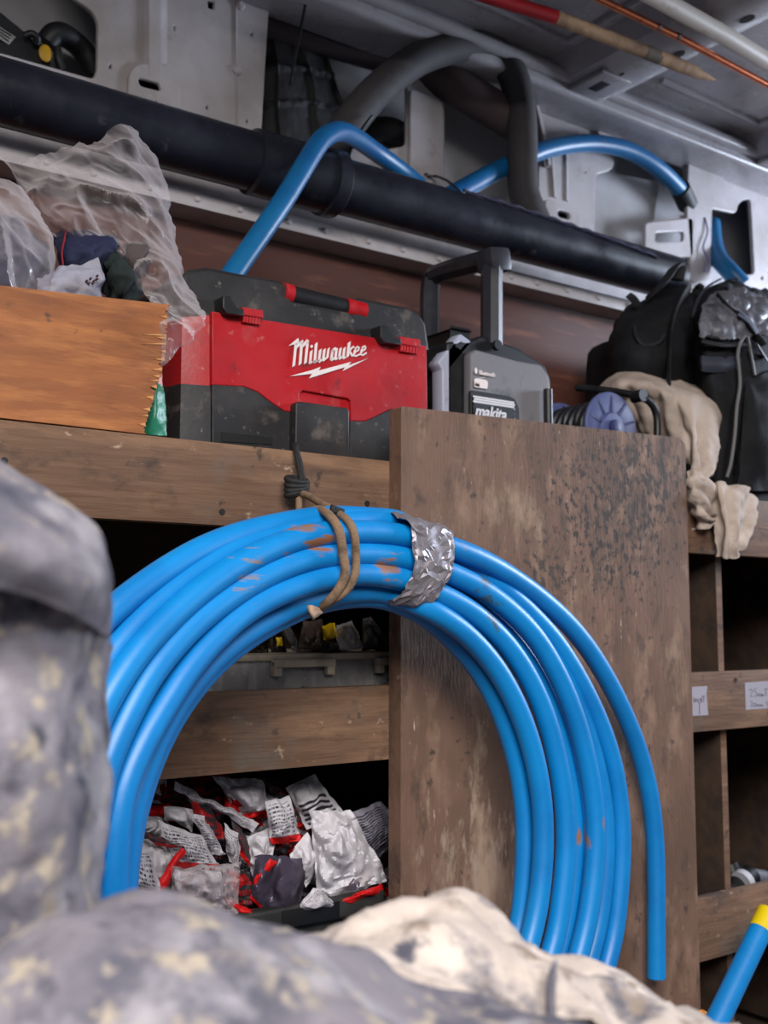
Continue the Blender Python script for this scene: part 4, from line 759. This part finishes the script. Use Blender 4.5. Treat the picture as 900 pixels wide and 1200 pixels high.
rows = [[(300 + a / 3.46, 540 + b / 3.46, Y) for a, b, Y in r] for r in (
  [(548, 236, -.095), (548, 222, -.125), (590, 235, -.146), (628, 262, -.150), (632, 330, -.152), (640, 400, -.152), (626, 470, -.150), (594, 525, -.144), (540, 562, -.128), (500, 572, -.095)],
  [(600, 250, -.09), (610, 228, -.122), (660, 246, -.144), (690, 280, -.149), (692, 345, -.151), (692, 410, -.151), (672, 485, -.149), (634, 545, -.143), (580, 580, -.125), (560, 585, -.09)],
  [(660, 270, -.085), (672, 245, -.118), (722, 264, -.140), (748, 300, -.147), (750, 365, -.149), (742, 430, -.149), (715, 505, -.147), (672, 562, -.141), (620, 592, -.122), (610, 590, -.085)],
  [(710, 290, -.08), (735, 268, -.114), (775, 282, -.136), (797, 312, -.144), (798, 375, -.146), (785, 440, -.146), (758, 505, -.144), (715, 565, -.138), (668, 600, -.118), (650, 596, -.08)])]
def tapec(p, u, v):
    a = abs(fbm(Vector((p.x * 1.2 + p.z * .4, p.y, p.z)) * 42, 2)); b = abs(fbm(Vector((p.z, p.y, p.x * .5)) * 66, 2)); return .006 * (min(a, .4) - .2) + .004 * (min(b, .4) - .2) + .0016 * abs(math.sin(u * math.pi * 4 + .4))
tp = loft(pxr(rows), 27, 10, tapec, .0008)
for v in tp.v: v += Vector((R.uniform(-.0022, .0022), R.uniform(-.0020, .0010), R.uniform(-.0022, .0022)))
tp.f = [t for f in tp.f for t in ((f[0], f[1], f[2]), (f[0], f[2], f[3]))]
tp.build('duct_tape', FOIL, coil, smooth=18)
MB().box(at(395, 598, -.14), (.018, .004, .008), Matrix.Rotation(.25, 3, 'Y'), .001).build('tape_scrap', BC, coil)
# ================================================================ printed wrapper materials (flat print on paper and foil)
def wrap_mat(name, base, ink, band=None, bandw=.2, lines=16, density=.5, lo=.15, hi=.9, rough=.58, mott=None):
    m = bpy.data.materials.new(name); m.use_nodes = True; N = m.node_tree.nodes; L = m.node_tree.links; b = N['Principled BSDF']; b.inputs['Roughness'].default_value = rough; b.inputs['Specular IOR Level'].default_value = .3
    uv = N.new('ShaderNodeUVMap'); sx = N.new('ShaderNodeSeparateXYZ'); L.new(uv.outputs[0], sx.inputs[0])
    def math_(op, a, c=None, c2=None):
        n = N.new('ShaderNodeMath'); n.operation = op
        for i, q in enumerate((a, c, c2)):
            if q is None: continue
            if isinstance(q, (int, float)): n.inputs[i].default_value = q
            else: L.new(q, n.inputs[i])
        return n.outputs[0]
    u, v = sx.outputs[0], sx.outputs[1]
    row = math_('MULTIPLY', v, lines); fr = math_('FRACT', row); fl = math_('FLOOR', row)
    cmb = N.new('ShaderNodeCombineXYZ'); L.new(math_('MULTIPLY', u, 42), cmb.inputs[0]); L.new(math_('MULTIPLY', fl, 7.3), cmb.inputs[1])
    nz = N.new('ShaderNodeTexNoise'); nz.inputs['Scale'].default_value = 1.0; nz.inputs['Detail'].default_value = 1; L.new(cmb.outputs[0], nz.inputs['Vector'])
    t = math_('MULTIPLY', math_('GREATER_THAN', fr, .5), math_('GREATER_THAN', nz.outputs[0], 1 - density))
    t = math_('MULTIPLY', t, math_('MULTIPLY', math_('GREATER_THAN', v, lo), math_('LESS_THAN', v, hi)))
    t = math_('MULTIPLY', t, math_('MULTIPLY', math_('GREATER_THAN', u, .08), math_('LESS_THAN', u, .92)))
    mx = N.new('ShaderNodeMix'); mx.data_type = 'RGBA'; mx.inputs['A'].default_value = lin(base); mx.inputs['B'].default_value = lin(ink); L.new(t, mx.inputs['Factor']); prev = mx.outputs['Result']
    tc = N.new('ShaderNodeTexCoord')
    if mott:
        n2 = N.new('ShaderNodeTexNoise'); n2.inputs['Scale'].default_value = 34; n2.inputs['Detail'].default_value = 3; L.new(tc.outputs['Object'], n2.inputs['Vector'])
        m2 = N.new('ShaderNodeMix'); m2.data_type = 'RGBA'; L.new(math_('GREATER_THAN', n2.outputs[0], .52), m2.inputs['Factor']); L.new(prev, m2.inputs['A']); m2.inputs['B'].default_value = lin(mott); prev = m2.outputs['Result']
    if band:
        m2 = N.new('ShaderNodeMix'); m2.data_type = 'RGBA'; L.new(math_('LESS_THAN', v, bandw), m2.inputs['Factor']); L.new(prev, m2.inputs['A']); m2.inputs['B'].default_value = lin(band); prev = m2.outputs['Result']
    L.new(prev, b.inputs['Base Color']); return m
RD = (196, 20, 22)
WM = {'text': wrap_mat('wrapper_text', (188, 184, 190), (48, 44, 52)), 'textred': wrap_mat('wrapper_text_red', (188, 184, 190), (48, 44, 52), RD, .16, 12), 'plain': wrap_mat('wrapper_white', (198, 194, 199), (120, 116, 122), density=.2, lines=7),
      'plainred': wrap_mat('wrapper_white_red', (196, 192, 197), (120, 116, 122), RD, .2, density=.15, lines=7), 'red': wrap_mat('wrapper_red', RD, (120, 10, 14), density=.3, lines=5), 'dark': wrap_mat('wrapper_dark', (54, 50, 54), RD, RD, .22, 6, .4, mott=None),
      'darkred': wrap_mat('wrapper_dark_red', (46, 42, 46), (150, 20, 24), None, .2, 5, .5, mott=(150, 16, 20)), 'grey': wrap_mat('wrapper_grey_text', (126, 122, 134), (44, 42, 52), lines=20, density=.62), 'purple': wrap_mat('wrapper_purple', (62, 56, 70), RD, RD, .10, 9, .3, .1, .25, rough=.3),
      'barcode': wrap_mat('wrapper_barcode', (200, 196, 200), (50, 46, 54), lines=9, density=.75, lo=.05, hi=.6), 'film': FILM}
def sheetq(name, corners, Y, m, label=None, cat='wrapper', group=None, amp=.010, fr=34, bulge=.02, tilt=0.0, n=26, parent=None, grow=1.0):
    """a crumpled sheet stretched over a quad (tl, tr, br, bl), Y metres deep, bulging to the front"""
    tl, tr, br, bl = [Vector(c) for c in corners]; cen = (tl + tr + br + bl) / 4; tl, tr, br, bl = [cen + (q - cen) * grow for q in (tl, tr, br, bl)]; seed = Vector((R.uniform(0, 9), R.uniform(0, 9), R.uniform(0, 9)))
    def fn(u, v):
        c = (tl * (1 - u) + tr * u) * (1 - v) + (bl * (1 - u) + br * u) * v
        e = .06 * (1 - abs(2 * u - 1)) * (1 - abs(2 * v - 1))
        y = Y - bulge * math.sin(math.pi * u) * math.sin(math.pi * v) + tilt * (v - .5)
        p = at(c.x, c.y, y); k = abs(fbm(p * fr + seed, 3)); k2 = fbm(p * fr * .6 + seed * 2, 2)
        d = (CAM - p).normalized(); s = Vector((fbm(p * 40 + seed, 2), 0, fbm(p * 40 - seed, 2))) * .004
        return p + d * (amp * (k * 1.9 - .5) + amp * .6 * k2 + .0022 * abs(fbm(p * 90 + seed, 2))) + s
    mb = MB().grid(fn, n, n, .0012); o = mb.build(name, m, parent, smooth=22)
    me = o.data; K = (n + 1) * (n + 1); W = n + 1; uvl = me.uv_layers.new(name='UVMap')
    for lp_ in me.loops:
        i = lp_.vertex_index % K; uvl.data[lp_.index].uv = ((i // W) / n, 1 - (i % W) / n)
    return tag(o, label, cat, group) if label else o
W1 = lambda *p: [(130 + a / 4.737, 890 + b / 4.737) for a, b in p]
W2 = lambda *p: [(300 + a / 5, 890 + b / 5) for a, b in p]
GW = 'crumpled wrappers in the bottom shelf tray'
wr = [
 (W1((40, 120), (880, 100), (880, 820), (40, 700)), .27, 'darkred', 'dark crumpled wrapper at the back of the whole heap', .03, .03),
 (W1((110, 180), (450, 175), (470, 270), (100, 290)), .17, 'darkred', 'dark red wrapper just under the plank at upper left of the heap', .012, .02),
 (W1((120, 250), (310, 260), (330, 340), (90, 350)), .145, 'red', 'orange-red scrap beside the pipe at upper left of the heap', .008, .01),
 (W1((440, 170), (640, 120), (700, 330), (470, 330)), .16, 'darkred', 'dark and red wrapper behind the ribbed white strip', .012, .02),
 (W1((585, 112), (830, 125), (888, 300), (770, 335)), .125, 'plainred', 'white wrapper curling under the plank at top centre of heap', .010, .03),
 (W1((380, 135), (790, 345), (765, 388), (378, 172)), .105, 'text', 'narrow white strip with printed lines slanting across the heap', .004, .01),
 (W1((640, 160), (760, 180), (830, 350), (640, 290)), .135, 'red', 'red wrapper fold beside the white curl at top centre', .010, .02),
 (W1((310, 262), (448, 280), (446, 390), (318, 340)), .11, 'plain', 'small rounded white flap left of the slanting strip', .004, .02),
 (W1((90, 330), (300, 330), (340, 440), (90, 400)), .135, 'plain', 'white wrapper fold above the dark diagonal band', .010, .02),
 (W1((440, 235), (560, 270), (650, 470), (530, 440)), .105, 'darkred', 'dark wrapper with red marks in the middle left of heap', .006, .02),
 (W1((440, 300), (520, 330), (630, 520), (560, 520)), .09, 'text', 'white printed fold running down the middle left of heap', .006, .015),
 (W1((280, 360), (500, 430), (590, 600), (380, 590)), .085, 'textred', 'white printed wrapper with red edge left of centre', .008, .02),
 (W1((60, 430), (370, 500), (300, 690), (60, 720)), .10, 'plain', 'large plain white wrapper at lower left of the heap', .010, .03),
 (W1((88, 365), (260, 420), (410, 495), (250, 470)), .075, 'dark', 'dark band with red edge crossing the lower left', .003, .01),
 (W1((385, 485), (422, 500), (272, 755), (256, 690)), .065, 'red', 'straight red ribbon edge slanting down at lower left', .002, .006),
 (W1((45, 530), (215, 508), (275, 775), (35, 690)), .06, 'textred', 'white printed wrapper with red lip by the blue pipe', .006, .025),
 (W1((635, 370), (712, 420), (712, 575), (660, 560)), .095, 'text', 'small printed white column above the clear film', .004, .012),
 (W1((680, 360), (770, 480), (772, 580), (690, 470)), .10, 'dark', 'dark scrap with red edge right of the printed column', .005, .012),
 (W1((760, 440), (900, 380), (890, 600), (790, 690)), .10, 'plain', 'plain white fold between clear film and purple wrapper', .008, .02),
 (W1((340, 600), (730, 570), (700, 880), (330, 800)), .055, 'film', 'clear crinkled film at the lower middle of the heap', .014, .03),
 (W1((360, 620), (600, 610), (620, 860), (400, 800)), .09, 'plain', 'white wrapper seen through the clear film', .012, .02),
 (W1((600, 640), (820, 640), (850, 860), (640, 860)), .10, 'darkred', 'black and red scrap behind the clear film', .010, .02),
 (W1((655, 785), (870, 870), (850, 905), (670, 835)), .06, 'red', 'red strip lying along the tray edge at lower middle', .004, .01),
 (W1((600, 830), (800, 890), (800, 950), (560, 940)), .065, 'plain', 'white wrapper corner lying in front of red strip', .006, .01),
 (W2((0, 590), (110, 575), (60, 900), (-20, 800)), .075, 'purple', 'thin dark purple strip left of the rounded purple wrapper', .004, .015),
 (W2((110, 590), (285, 590), (255, 905), (60, 925)), .07, 'purple', 'rounded glossy purple-grey wrapper with red print at its foot', .004, .03),
 (W2((-10, 700), (70, 600), (110, 615), (10, 730)), .066, 'red', 'red edge strip beside the thin purple strip', .002, .006),
 (W2((200, 180), (340, 100), (500, 320), (300, 400)), .13, 'barcode', 'white wrapper with printed table standing at the back centre', .008, .02),
 (W2((40, 120), (220, 180), (320, 400), (180, 400)), .15, 'dark', 'dark wrapper with red edge left of the printed table', .010, .02),
 (W2((60, 270), (190, 230), (250, 465), (100, 490)), .085, 'textred', 'small white printed wrapper with red lower edge at centre', .005, .02),
 (W2((210, 560), (300, 440), (390, 600), (300, 730)), .082, 'plain', 'white triangular fold left of the large white bag', .005, .02),
 (W2((340, 330), (550, 325), (745, 690), (380, 820)), .068, 'plain', 'large blank white bag with recycling mark at right of heap', .010, .04),
 (W2((545, 345), (725, 270), (860, 420), (650, 645)), .125, 'grey', 'grey wrapper covered in small print at far right', .006, .03),
 (W2((500, 835), (730, 722), (752, 782), (560, 845)), .05, 'red', 'bright red scrap under the large white bag', .006, .012),
 (W2((240, 880), (335, 745), (510, 850), (330, 900)), .052, 'text', 'small white instruction leaflet at the tray edge', .005, .015),
 (W2((730, 660), (860, 610), (850, 800), (750, 790)), .10, 'dark', 'black glossy scrap at the far right end of the tray', .010, .02),
 (W2((550, 420), (620, 440), (660, 640), (590, 560)), .12, 'darkred', 'thin dark red edge between white bag and grey wrapper', .004, .01),
]
ZT = .3275
FL = ['white wrapper', 'printed wrapper', 'dark wrapper', 'red wrapper']
for k_, (a, b, sz, rot, kk, lab) in enumerate(((180, 130, 130, .2, 'plain', 'pale wrapper glimpsed high beside the blue pipe'), (330, 210, 140, -.4, 'darkred', 'dark red wrapper half hidden behind the round white flap'), (560, 190, 150, .5, 'red', 'red wrapper behind the slanting printed strip'), (520, 560, 150, .3, 'dark', 'dark wrapper behind the clear film top edge'), (820, 240, 150, -.3, 'dark', 'dark wrapper under the white curl at top centre'), (780, 560, 160, .6, 'text', 'printed wrapper behind the plain white fold'), (950, 330, 160, .2, 'plain', 'pale wrapper behind the small printed wrapper at centre'), (1010, 520, 170, -.5, 'darkred', 'dark red wrapper behind the white triangular fold'), (1150, 640, 170, .3, 'plain', 'pale wrapper behind the large blank bag'), (1330, 560, 150, -.2, 'dark', 'dark wrapper behind the grey printed wrapper'), (240, 600, 150, .4, 'plain', 'pale wrapper behind the red ribbon edge'), (1420, 700, 150, .1, 'purple', 'dull purple wrapper at the far right back'))):
    cs, sn = math.cos(rot), math.sin(rot)
    q = [(a + (x * cs - y * sn) * sz, b + (x * sn + y * cs) * sz * .8) for x, y in ((-1, -1), (1, -1), (1, 1), (-1, 1))]
    sheetq('crumpled_wrapper', W1(*q), .155 + .02 * (k_ % 3), WM[kk], lab, 'wrapper', GW, amp=.014, bulge=.03, n=28)
for c, Y, k, lab, amp, bul in wr:
    o = sheetq('crumpled_wrapper', c, Y, WM[k], lab, 'wrapper', GW, amp=amp, grow=1.0 if (Y > .2 or Y < .056) else 1.14, bulge=bul, n=34 if k in ('plain', 'film', 'grey') else 26)
    if 'recycling' in lab: bagw = o
# recycling mark with its digit on the big white bag
def on_bag(p): return at(*p, .012)
mb = MB(); tri = W2((548, 735), (575, 700), (605, 722), (602, 745), (585, 762), (556, 764))
for k in range(0, 6, 2): mb.tube([on_bag(tri[k]), on_bag(tri[k + 1])], .0012, 5)
for s_ in W2((582, 730), (570, 748), (592, 748)), W2((584, 728), (584, 758)): mb.tube([on_bag(q) for q in s_], .001, 5)
for v in mb.v: v.y += .0
mb.build('recycling_mark', INK, bagw)
# tray
TR = mat('tray_black', (30, 30, 30), .55, [((56, 54, 52), 16, .45, .68), ((96, 90, 84), 40, .66, .76)], bump=(120, .15))
tx0, tx1 = at(262, 1090, .05).x, at(452, 1060, .05).x
tr_ = thing('plastic_tray', ((tx0 + tx1) / 2, .2, ZT), 'scuffed black plastic tray holding the crumpled wrappers', 'tray')
zt1 = at(360, 1058, .05).z; zt0 = zt1 - .028
MB().lohi((tx0, .048, zt0), (tx1, .07, zt1), .006, 3).build('front_lip', TR, tr_)
MB().lohi((tx0 + .01, .062, ZT), (tx1 - .01, .074, zt0 + .004), .002).build('front_wall', TR, tr_)
MB().lohi((tx0 + .01, .075, ZT), (tx1 - .01, .40, ZT + .008)).build('floor', TR, tr_); MB().lohi((tx1 - .012, .075, ZT), (tx1, .40, zt1), .002).build('side_wall', TR, tr_)
MB().lohi((tx0, .075, ZT), (tx0 + .012, .40, zt1), .002).build('side_wall', TR, tr_); MB().lohi((tx0, .401, ZT), (tx1, .412, zt1), .002).build('back_wall', TR, tr_)
MB().lohi((at(331, 1065, .047).x, .0465, zt0 + .003), (at(398, 1065, .047).x, .049, zt1 - .004), .0008).build('worn_label', mat('worn_black', (16, 16, 17), .4), tr_)
sheetq('paper_scrap', [(134, 1040), (180, 1042), (176, 1085), (134, 1085)], .055, mat('beige_paper', (186, 172, 158), .8, [((160, 140, 120), 20, .5, .7)]), 'beige paper scrap beside the blue pipe at bottom left', 'paper', amp=.004, bulge=.012)
tag(MB().tube(crom([at(168, 1066, .05), at(182, 1060, .045), at(198, 1060, .05), at(206, 1064, .055)], 5), [.006] * 16, 10).build('cigar_stub', mat('brown_stub', (120, 96, 60), .8, [((160, 70, 40), 30, .55, .65)])), 'small brown rolled stub on the beige paper scrap', 'stub')
# ================================================================ organiser case on the middle shelf
ZO = .6935
CLR = film('clear_case_plastic', (232, 228, 224), .16, 18); CLR2 = mat('yellowed_clear_plastic', (186, 172, 152), .35, [((116, 104, 92), 20, .45, .7)], alpha=.82)
oc = thing('organiser_case', (.0, .18, ZO), 'clear plastic organiser case with clip handles on the middle shelf', 'case')
def zo(a, b): return (220 + a / 3.4615, 690 + b / 3.4615)
YO = .062
ox0, ox1 = at(*zo(-20, 330), YO).x, .20; ozr = at(*zo(480, 290), YO).z; ozt = at(*zo(480, 262), YO).z
mb = MB(); mb.lohi((ox0, YO, ZO), (ox1, YO + .002, ozr)); mb.build('front_wall', CLR, oc)
MB().lohi((ox0, YO, ZO), (ox0 + .002, .33, ozr)).build('side_wall', CLR, oc); MB().lohi((ox1 - .002, YO, ZO), (ox1, .33, ozr)).build('side_wall', CLR, oc)
MB().lohi((ox0, YO + .003, ZO), (ox1, .33, ZO + .002)).build('base', CLR, oc)
MB().lohi((ox0 - .003, YO - .004, ozr), (ox1 + .003, .335, ozt), .003).build('lid', CLR2, oc)
for a, b in ((352, 600), (770, 1000)):
    xa_, xb_ = at(*zo(a, 330), YO - .012).x, at(*zo(b, 330), YO - .012).x; za = at(*zo(480, 285), YO - .012).z; zb_ = at(*zo(480, 352), YO - .012).z
    MB().lohi((xa_, YO - .014, (za + zb_) / 2), (xb_, YO - .002, za), .003).build('clip', CLR2, oc)
    MB().lohi((xa_, YO - .012, zb_), (xa_ + .012, YO - .002, za), .002).build('clip_arm', CLR2, oc); MB().lohi((xb_ - .012, YO - .012, zb_), (xb_, YO - .002, za), .002).build('clip_arm', CLR2, oc)
for a in (80, 262, 500, 668, 735):
    x = at(*zo(a, 330), YO + .01).x; MB().lohi((x, YO + .004, ZO + .003), (x + .0025, .30, ozr - .003)).build('compartment_wall', CLR, oc)
for k, (a, b) in enumerate(((95, 175), (190, 255), (275, 340), (350, 490), (600, 660), (690, 860))):
    x0_, x1_ = at(*zo(a, 370), YO + .02).x, at(*zo(b, 370), YO + .02).x
    def fn(u, v, x0_=x0_, x1_=x1_): p = Vector((x0_ + (x1_ - x0_) * u, YO + .02 + .2 * v, 0)); p.z = ZO + .098 + .016 * fbm(p * 60) - .012 * (1 - math.sin(math.pi * u)); return p
    mb = MB().grid(fn, 18, 12, -.04)
    o = mb.build('small_fittings', mat('fittings_mix', (40, 39, 42), .45, [((170, 166, 160), 90, .58, .66), ((16, 16, 18), 60, .5, .6), ((150, 120, 60), 120, .7, .74)]), oc); o['kind'] = 'stuff'
GB = 'small bags of fittings on the organiser case'
SB = lambda *p: [zo(a, b) for a, b in p]
BKF = mat('black_bag_film', (16, 16, 18), .25, [((60, 58, 60), 60, .62, .72)]); GYF = mat('grey_bag_film', (84, 80, 80), .3, [((50, 46, 46), 30, .5, .65), ((150, 146, 142), 60, .64, .74)]); WHF = mat('white_bag_film', (168, 160, 158), .4, [((110, 104, 104), 40, .5, .65)]); YLF = mat('yellow_bag_film', (216, 176, 20), .4); BRF = mat('brown_bag_film', (74, 62, 58), .3, [((120, 110, 104), 40, .6, .7)])
for c, Y, m, lab, amp, bul in ((SB((205, 190), (330, 170), (335, 275), (210, 275)), .12, BKF, 'black glossy bag at the left end of the organiser case', .014, .03),
    (SB((330, 150), (370, 140), (400, 275), (340, 275)), .13, BKF, 'narrow black bag behind the grey printed strip', .008, .02),
    (SB((358, 125), (405, 130), (456, 255), (420, 250)), .09, GYF, 'grey printed strip standing on the organiser case', .005, .01),
    (SB((358, 195), (382, 195), (384, 232), (362, 235)), .08, YLF, 'tiny yellow tag on the grey printed strip', .002, .005),
    (SB((470, 130), (550, 128), (555, 262), (445, 265)), .10, BRF, 'brown clear bag of fittings under the cord end', .010, .03),
    (SB((545, 150), (600, 138), (612, 205), (548, 205)), .085, YLF, 'bright yellow bag fold in the middle of the case', .005, .02),
    (SB((600, 140), (670, 130), (715, 250), (610, 252)), .08, WHF, 'crumpled white bag beside the bright yellow fold', .010, .03),
    (SB((545, 215), (620, 210), (620, 258), (540, 258)), .075, BKF, 'small black bag under the yellow fold', .008, .02),
    (SB((708, 125), (745, 110), (830, 250), (715, 252)), .09, GYF, 'dark grey bag standing right of the white bag', .012, .03),
    (SB((780, 180), (850, 190), (870, 255), (790, 255)), .11, BKF, 'black bag at the right end against the board', .010, .02)):
    o = sheetq('fittings_bag', c, Y, m, lab, 'bag', GB, amp=amp, bulge=bul, n=20)
# ================================================================ right-hand bits
it = thing('pipe_fitting', at(875, 1040, .1), 'black plastic pipe fitting with white collar on the lower right shelf', 'fitting'); it.location.z = .3275
zi = lambda a, b, Y: at(780 + a / 2.143, 640 + b / 2.143, Y)
MB().tube([zi(150, 875, .10), zi(185, 850, .10), zi(215, 825, .10)], .019, 16).build('barrel', BLK2, it)
MB().tube([zi(190, 846, .09), zi(200, 838, .09)], .021, 16).build('collar', mat('fitting_white', (176, 176, 184), .4), it)
MB().tube([zi(205, 830, .10), zi(245, 835, .12), zi(270, 850, .13)], .016, 14).build('white_pipe_end', mat('fitting_pale', (96, 95, 102), .45), it)
MB().tube([zi(160, 800, .16), zi(175, 835, .15), zi(168, 870, .15)], .016, 12).build('cap', BLK2, it)
MB().tube([zi(225, 860, .11), zi(222, 905, .12)], .012, 12).build('stem', BLK2, it)
YEL = mat('yellow_tape', (226, 196, 14), .4)
fp = thing('blue_pipe_length', at(800, 1300, -.06), 'straight blue pipe with yellow tape end at bottom right corner', 'pipe')
a0, a1 = at(893, 1086, -.06), at(833, 1212, -.07); dd = (a1 - a0).normalized()
MB().tube([a0, a1, a1 + dd * .18], .0175, 20).build('tube', BLUE, fp); MB().tube([a0 - dd * .028, a0 + dd * .008], .0182, 20).build('tape_wrap', YEL, fp)
tag(MB().tube([at(822, 1187, -.03), at(828, 1196, -.03), at(834, 1212, -.03)], [.006, .012, .012], 12).build('orange_cap', mat('orange_plastic', (220, 140, 20), .4)), 'small orange cap at the foot of the plywood board', 'cap')
# ================================================================ foreground heap
def tarp(name, sand): return mat(name, (118, 113, 121), .8, [((80, 79, 91), 10, .45, .6), ((150, 146, 152), 17, .52, .64), ((54, 55, 68), 30, .56, .66), (sand, 44, .56, .64), (sand, 14, .62, .72)], bump=(60, .5))
TP = tarp('dirty_tarp', (160, 149, 134)); TP2 = mat('sandy_tarp', (190, 177, 168), .8, [((168, 156, 148), 14, .42, .62), ((208, 196, 187), 12, .5, .68), ((96, 93, 100), 16, .50, .60), ((130, 116, 104), 44, .54, .64), ((70, 70, 82), 26, .60, .68)], bump=(60, .5))
def dr(rows): return [[dist(x, y, r) for x, y, r in row] for row in rows]
sk = thing('rubble_sack', dist(20, 1100, .6), 'dirty grey sack with folded-over flap standing at the left in front', 'sack'); sk.location.z = .0
rows = dr([[(-220, 640, .50), (-120, 640, .47), (-20, 670, .46), (60, 695, .475), (110, 730, .51), (128, 745, .56), (120, 760, .64)], [(-220, 800, .50), (-120, 800, .47), (-20, 800, .46), (60, 800, .475), (105, 800, .51), (124, 800, .56), (118, 800, .64)], [(-220, 960, .50), (-120, 960, .465), (-20, 960, .455), (60, 960, .47), (106, 960, .51), (124, 960, .56), (118, 960, .64)], [(-220, 1100, .50), (-120, 1100, .465), (-20, 1110, .455), (60, 1100, .47), (106, 1090, .51), (122, 1085, .56), (116, 1080, .64)], [(-220, 1350, .50), (-120, 1350, .47), (-20, 1350, .46), (60, 1330, .475), (100, 1300, .51), (116, 1280, .56), (110, 1260, .64)]])
loft(rows, 60, 60, lambda p, u, v: .006 * fbm(p * 16) + .009 * (.3 - abs(fbm(p * 13 + Vector((4, 4, 4)), 2))) + .0025 * abs(fbm(p * 40)), .006).build('body', TP, sk, smooth=80)
rows = dr([[(-220, 480, .60), (-120, 500, .60), (-40, 520, .60), (30, 560, .60), (80, 590, .60), (110, 610, .60), (120, 640, .62)], [(-220, 520, .52), (-120, 530, .49), (-40, 545, .48), (30, 575, .49), (85, 600, .515), (118, 625, .555), (126, 650, .60)], [(-220, 600, .46), (-120, 600, .435), (-20, 620, .435), (50, 645, .45), (105, 668, .485), (127, 690, .535), (127, 700, .60)], [(-220, 660, .45), (-120, 660, .425), (-20, 685, .437), (45, 702, .452), (100, 728, .487), (126, 744, .537), (126, 748, .60)]])
loft(rows, 60, 36, lambda p, u, v: .004 * fbm(p * 16) + .006 * (.3 - abs(fbm(p * 15, 2))), .006).build('flap', TP, sk, smooth=80)
hp_ = thing('tarpaulin_heap', dist(300, 1190, .6), 'rumpled dirty grey tarpaulin heaped along the bottom in front', 'tarpaulin'); hp_.location.z = 0
def skirt(mb, *rws):                          # the heap's sides fall to the van floor
    for rw_ in rws:
        mb.grid(lambda u, v: ceval(rw_, u) * (1 - v) + Vector((ceval(rw_, u).x, ceval(rw_, u).y, .004)) * v + Vector((0, .012 * fbm((u * 9, v * 3, 1)) * v, 0)), 40, 8, .004)
    return mb
r3 = [(-220, 1260, .40), (-60, 1250, .40), (100, 1240, .40), (250, 1240, .40), (420, 1260, .42), (600, 1290, .44), (800, 1320, .46)]
r2 = [(-220, 1170, .44), (-60, 1150, .44), (80, 1120, .44), (200, 1110, .45), (330, 1145, .46), (480, 1190, .48), (700, 1240, .50)]
r1 = [(-220, 1150, .50), (-60, 1135, .50), (60, 1088, .50), (175, 1066, .50), (290, 1100, .52), (440, 1150, .54), (640, 1215, .56)]
r0 = [(-220, 1180, .58), (-60, 1160, .58), (60, 1110, .58), (190, 1090, .58), (320, 1130, .59), (460, 1180, .60), (640, 1240, .62)]
R3 = dr([r3])[0]; R0 = dr([r0])[0]
rows = [R3] + dr([r2, r1]) + [R0]
skirt(loft(rows, 70, 50, lambda p, u, v: (.006 * fbm(p * 14) + .010 * (.3 - abs(fbm(p * 11, 2))) + .003 * abs(fbm(p * 36))), .005), R3, R0).build('near_fold', TP, hp_, smooth=80)
q3 = [(250, 1230, .52), (380, 1190, .53), (480, 1160, .54), (560, 1160, .55), (640, 1190, .56), (740, 1230, .57), (900, 1260, .58)]
q2 = [(270, 1150, .57), (380, 1125, .58), (470, 1100, .59), (540, 1095, .60), (620, 1140, .61), (710, 1180, .62), (860, 1230, .63)]
q1 = [(300, 1122, .62), (390, 1098, .63), (470, 1078, .64), (522, 1068, .65), (580, 1090, .66), (640, 1130, .67), (800, 1196, .68)]
q0 = [(300, 1150, .70), (400, 1130, .70), (480, 1110, .70), (540, 1105, .70), (610, 1130, .72), (680, 1170, .73), (840, 1230, .74)]
Q3 = dr([q3])[0]; Q0 = dr([q0])[0]
skirt(loft([Q3] + dr([q2, q1]) + [Q0], 60, 44, lambda p, u, v: (.007 * fbm(p * 16) + .022 * (.3 - abs(fbm(p * 13 + Vector((2, 7, 1)), 2))) + .003 * abs(fbm(p * 36))), .005), Q3, Q0).build('far_fold', TP2, hp_, smooth=80)
MB().tube(crom([dist(648, 1215, .55), dist(645, 1170, .56), (dist(648, 1140, .57)), dist(652, 1128, .58)], 5), [.006] * 10 + [.005, .004, .003, .003, .002, .002], 8, flat=.4).build('tie_end', TP, hp_)
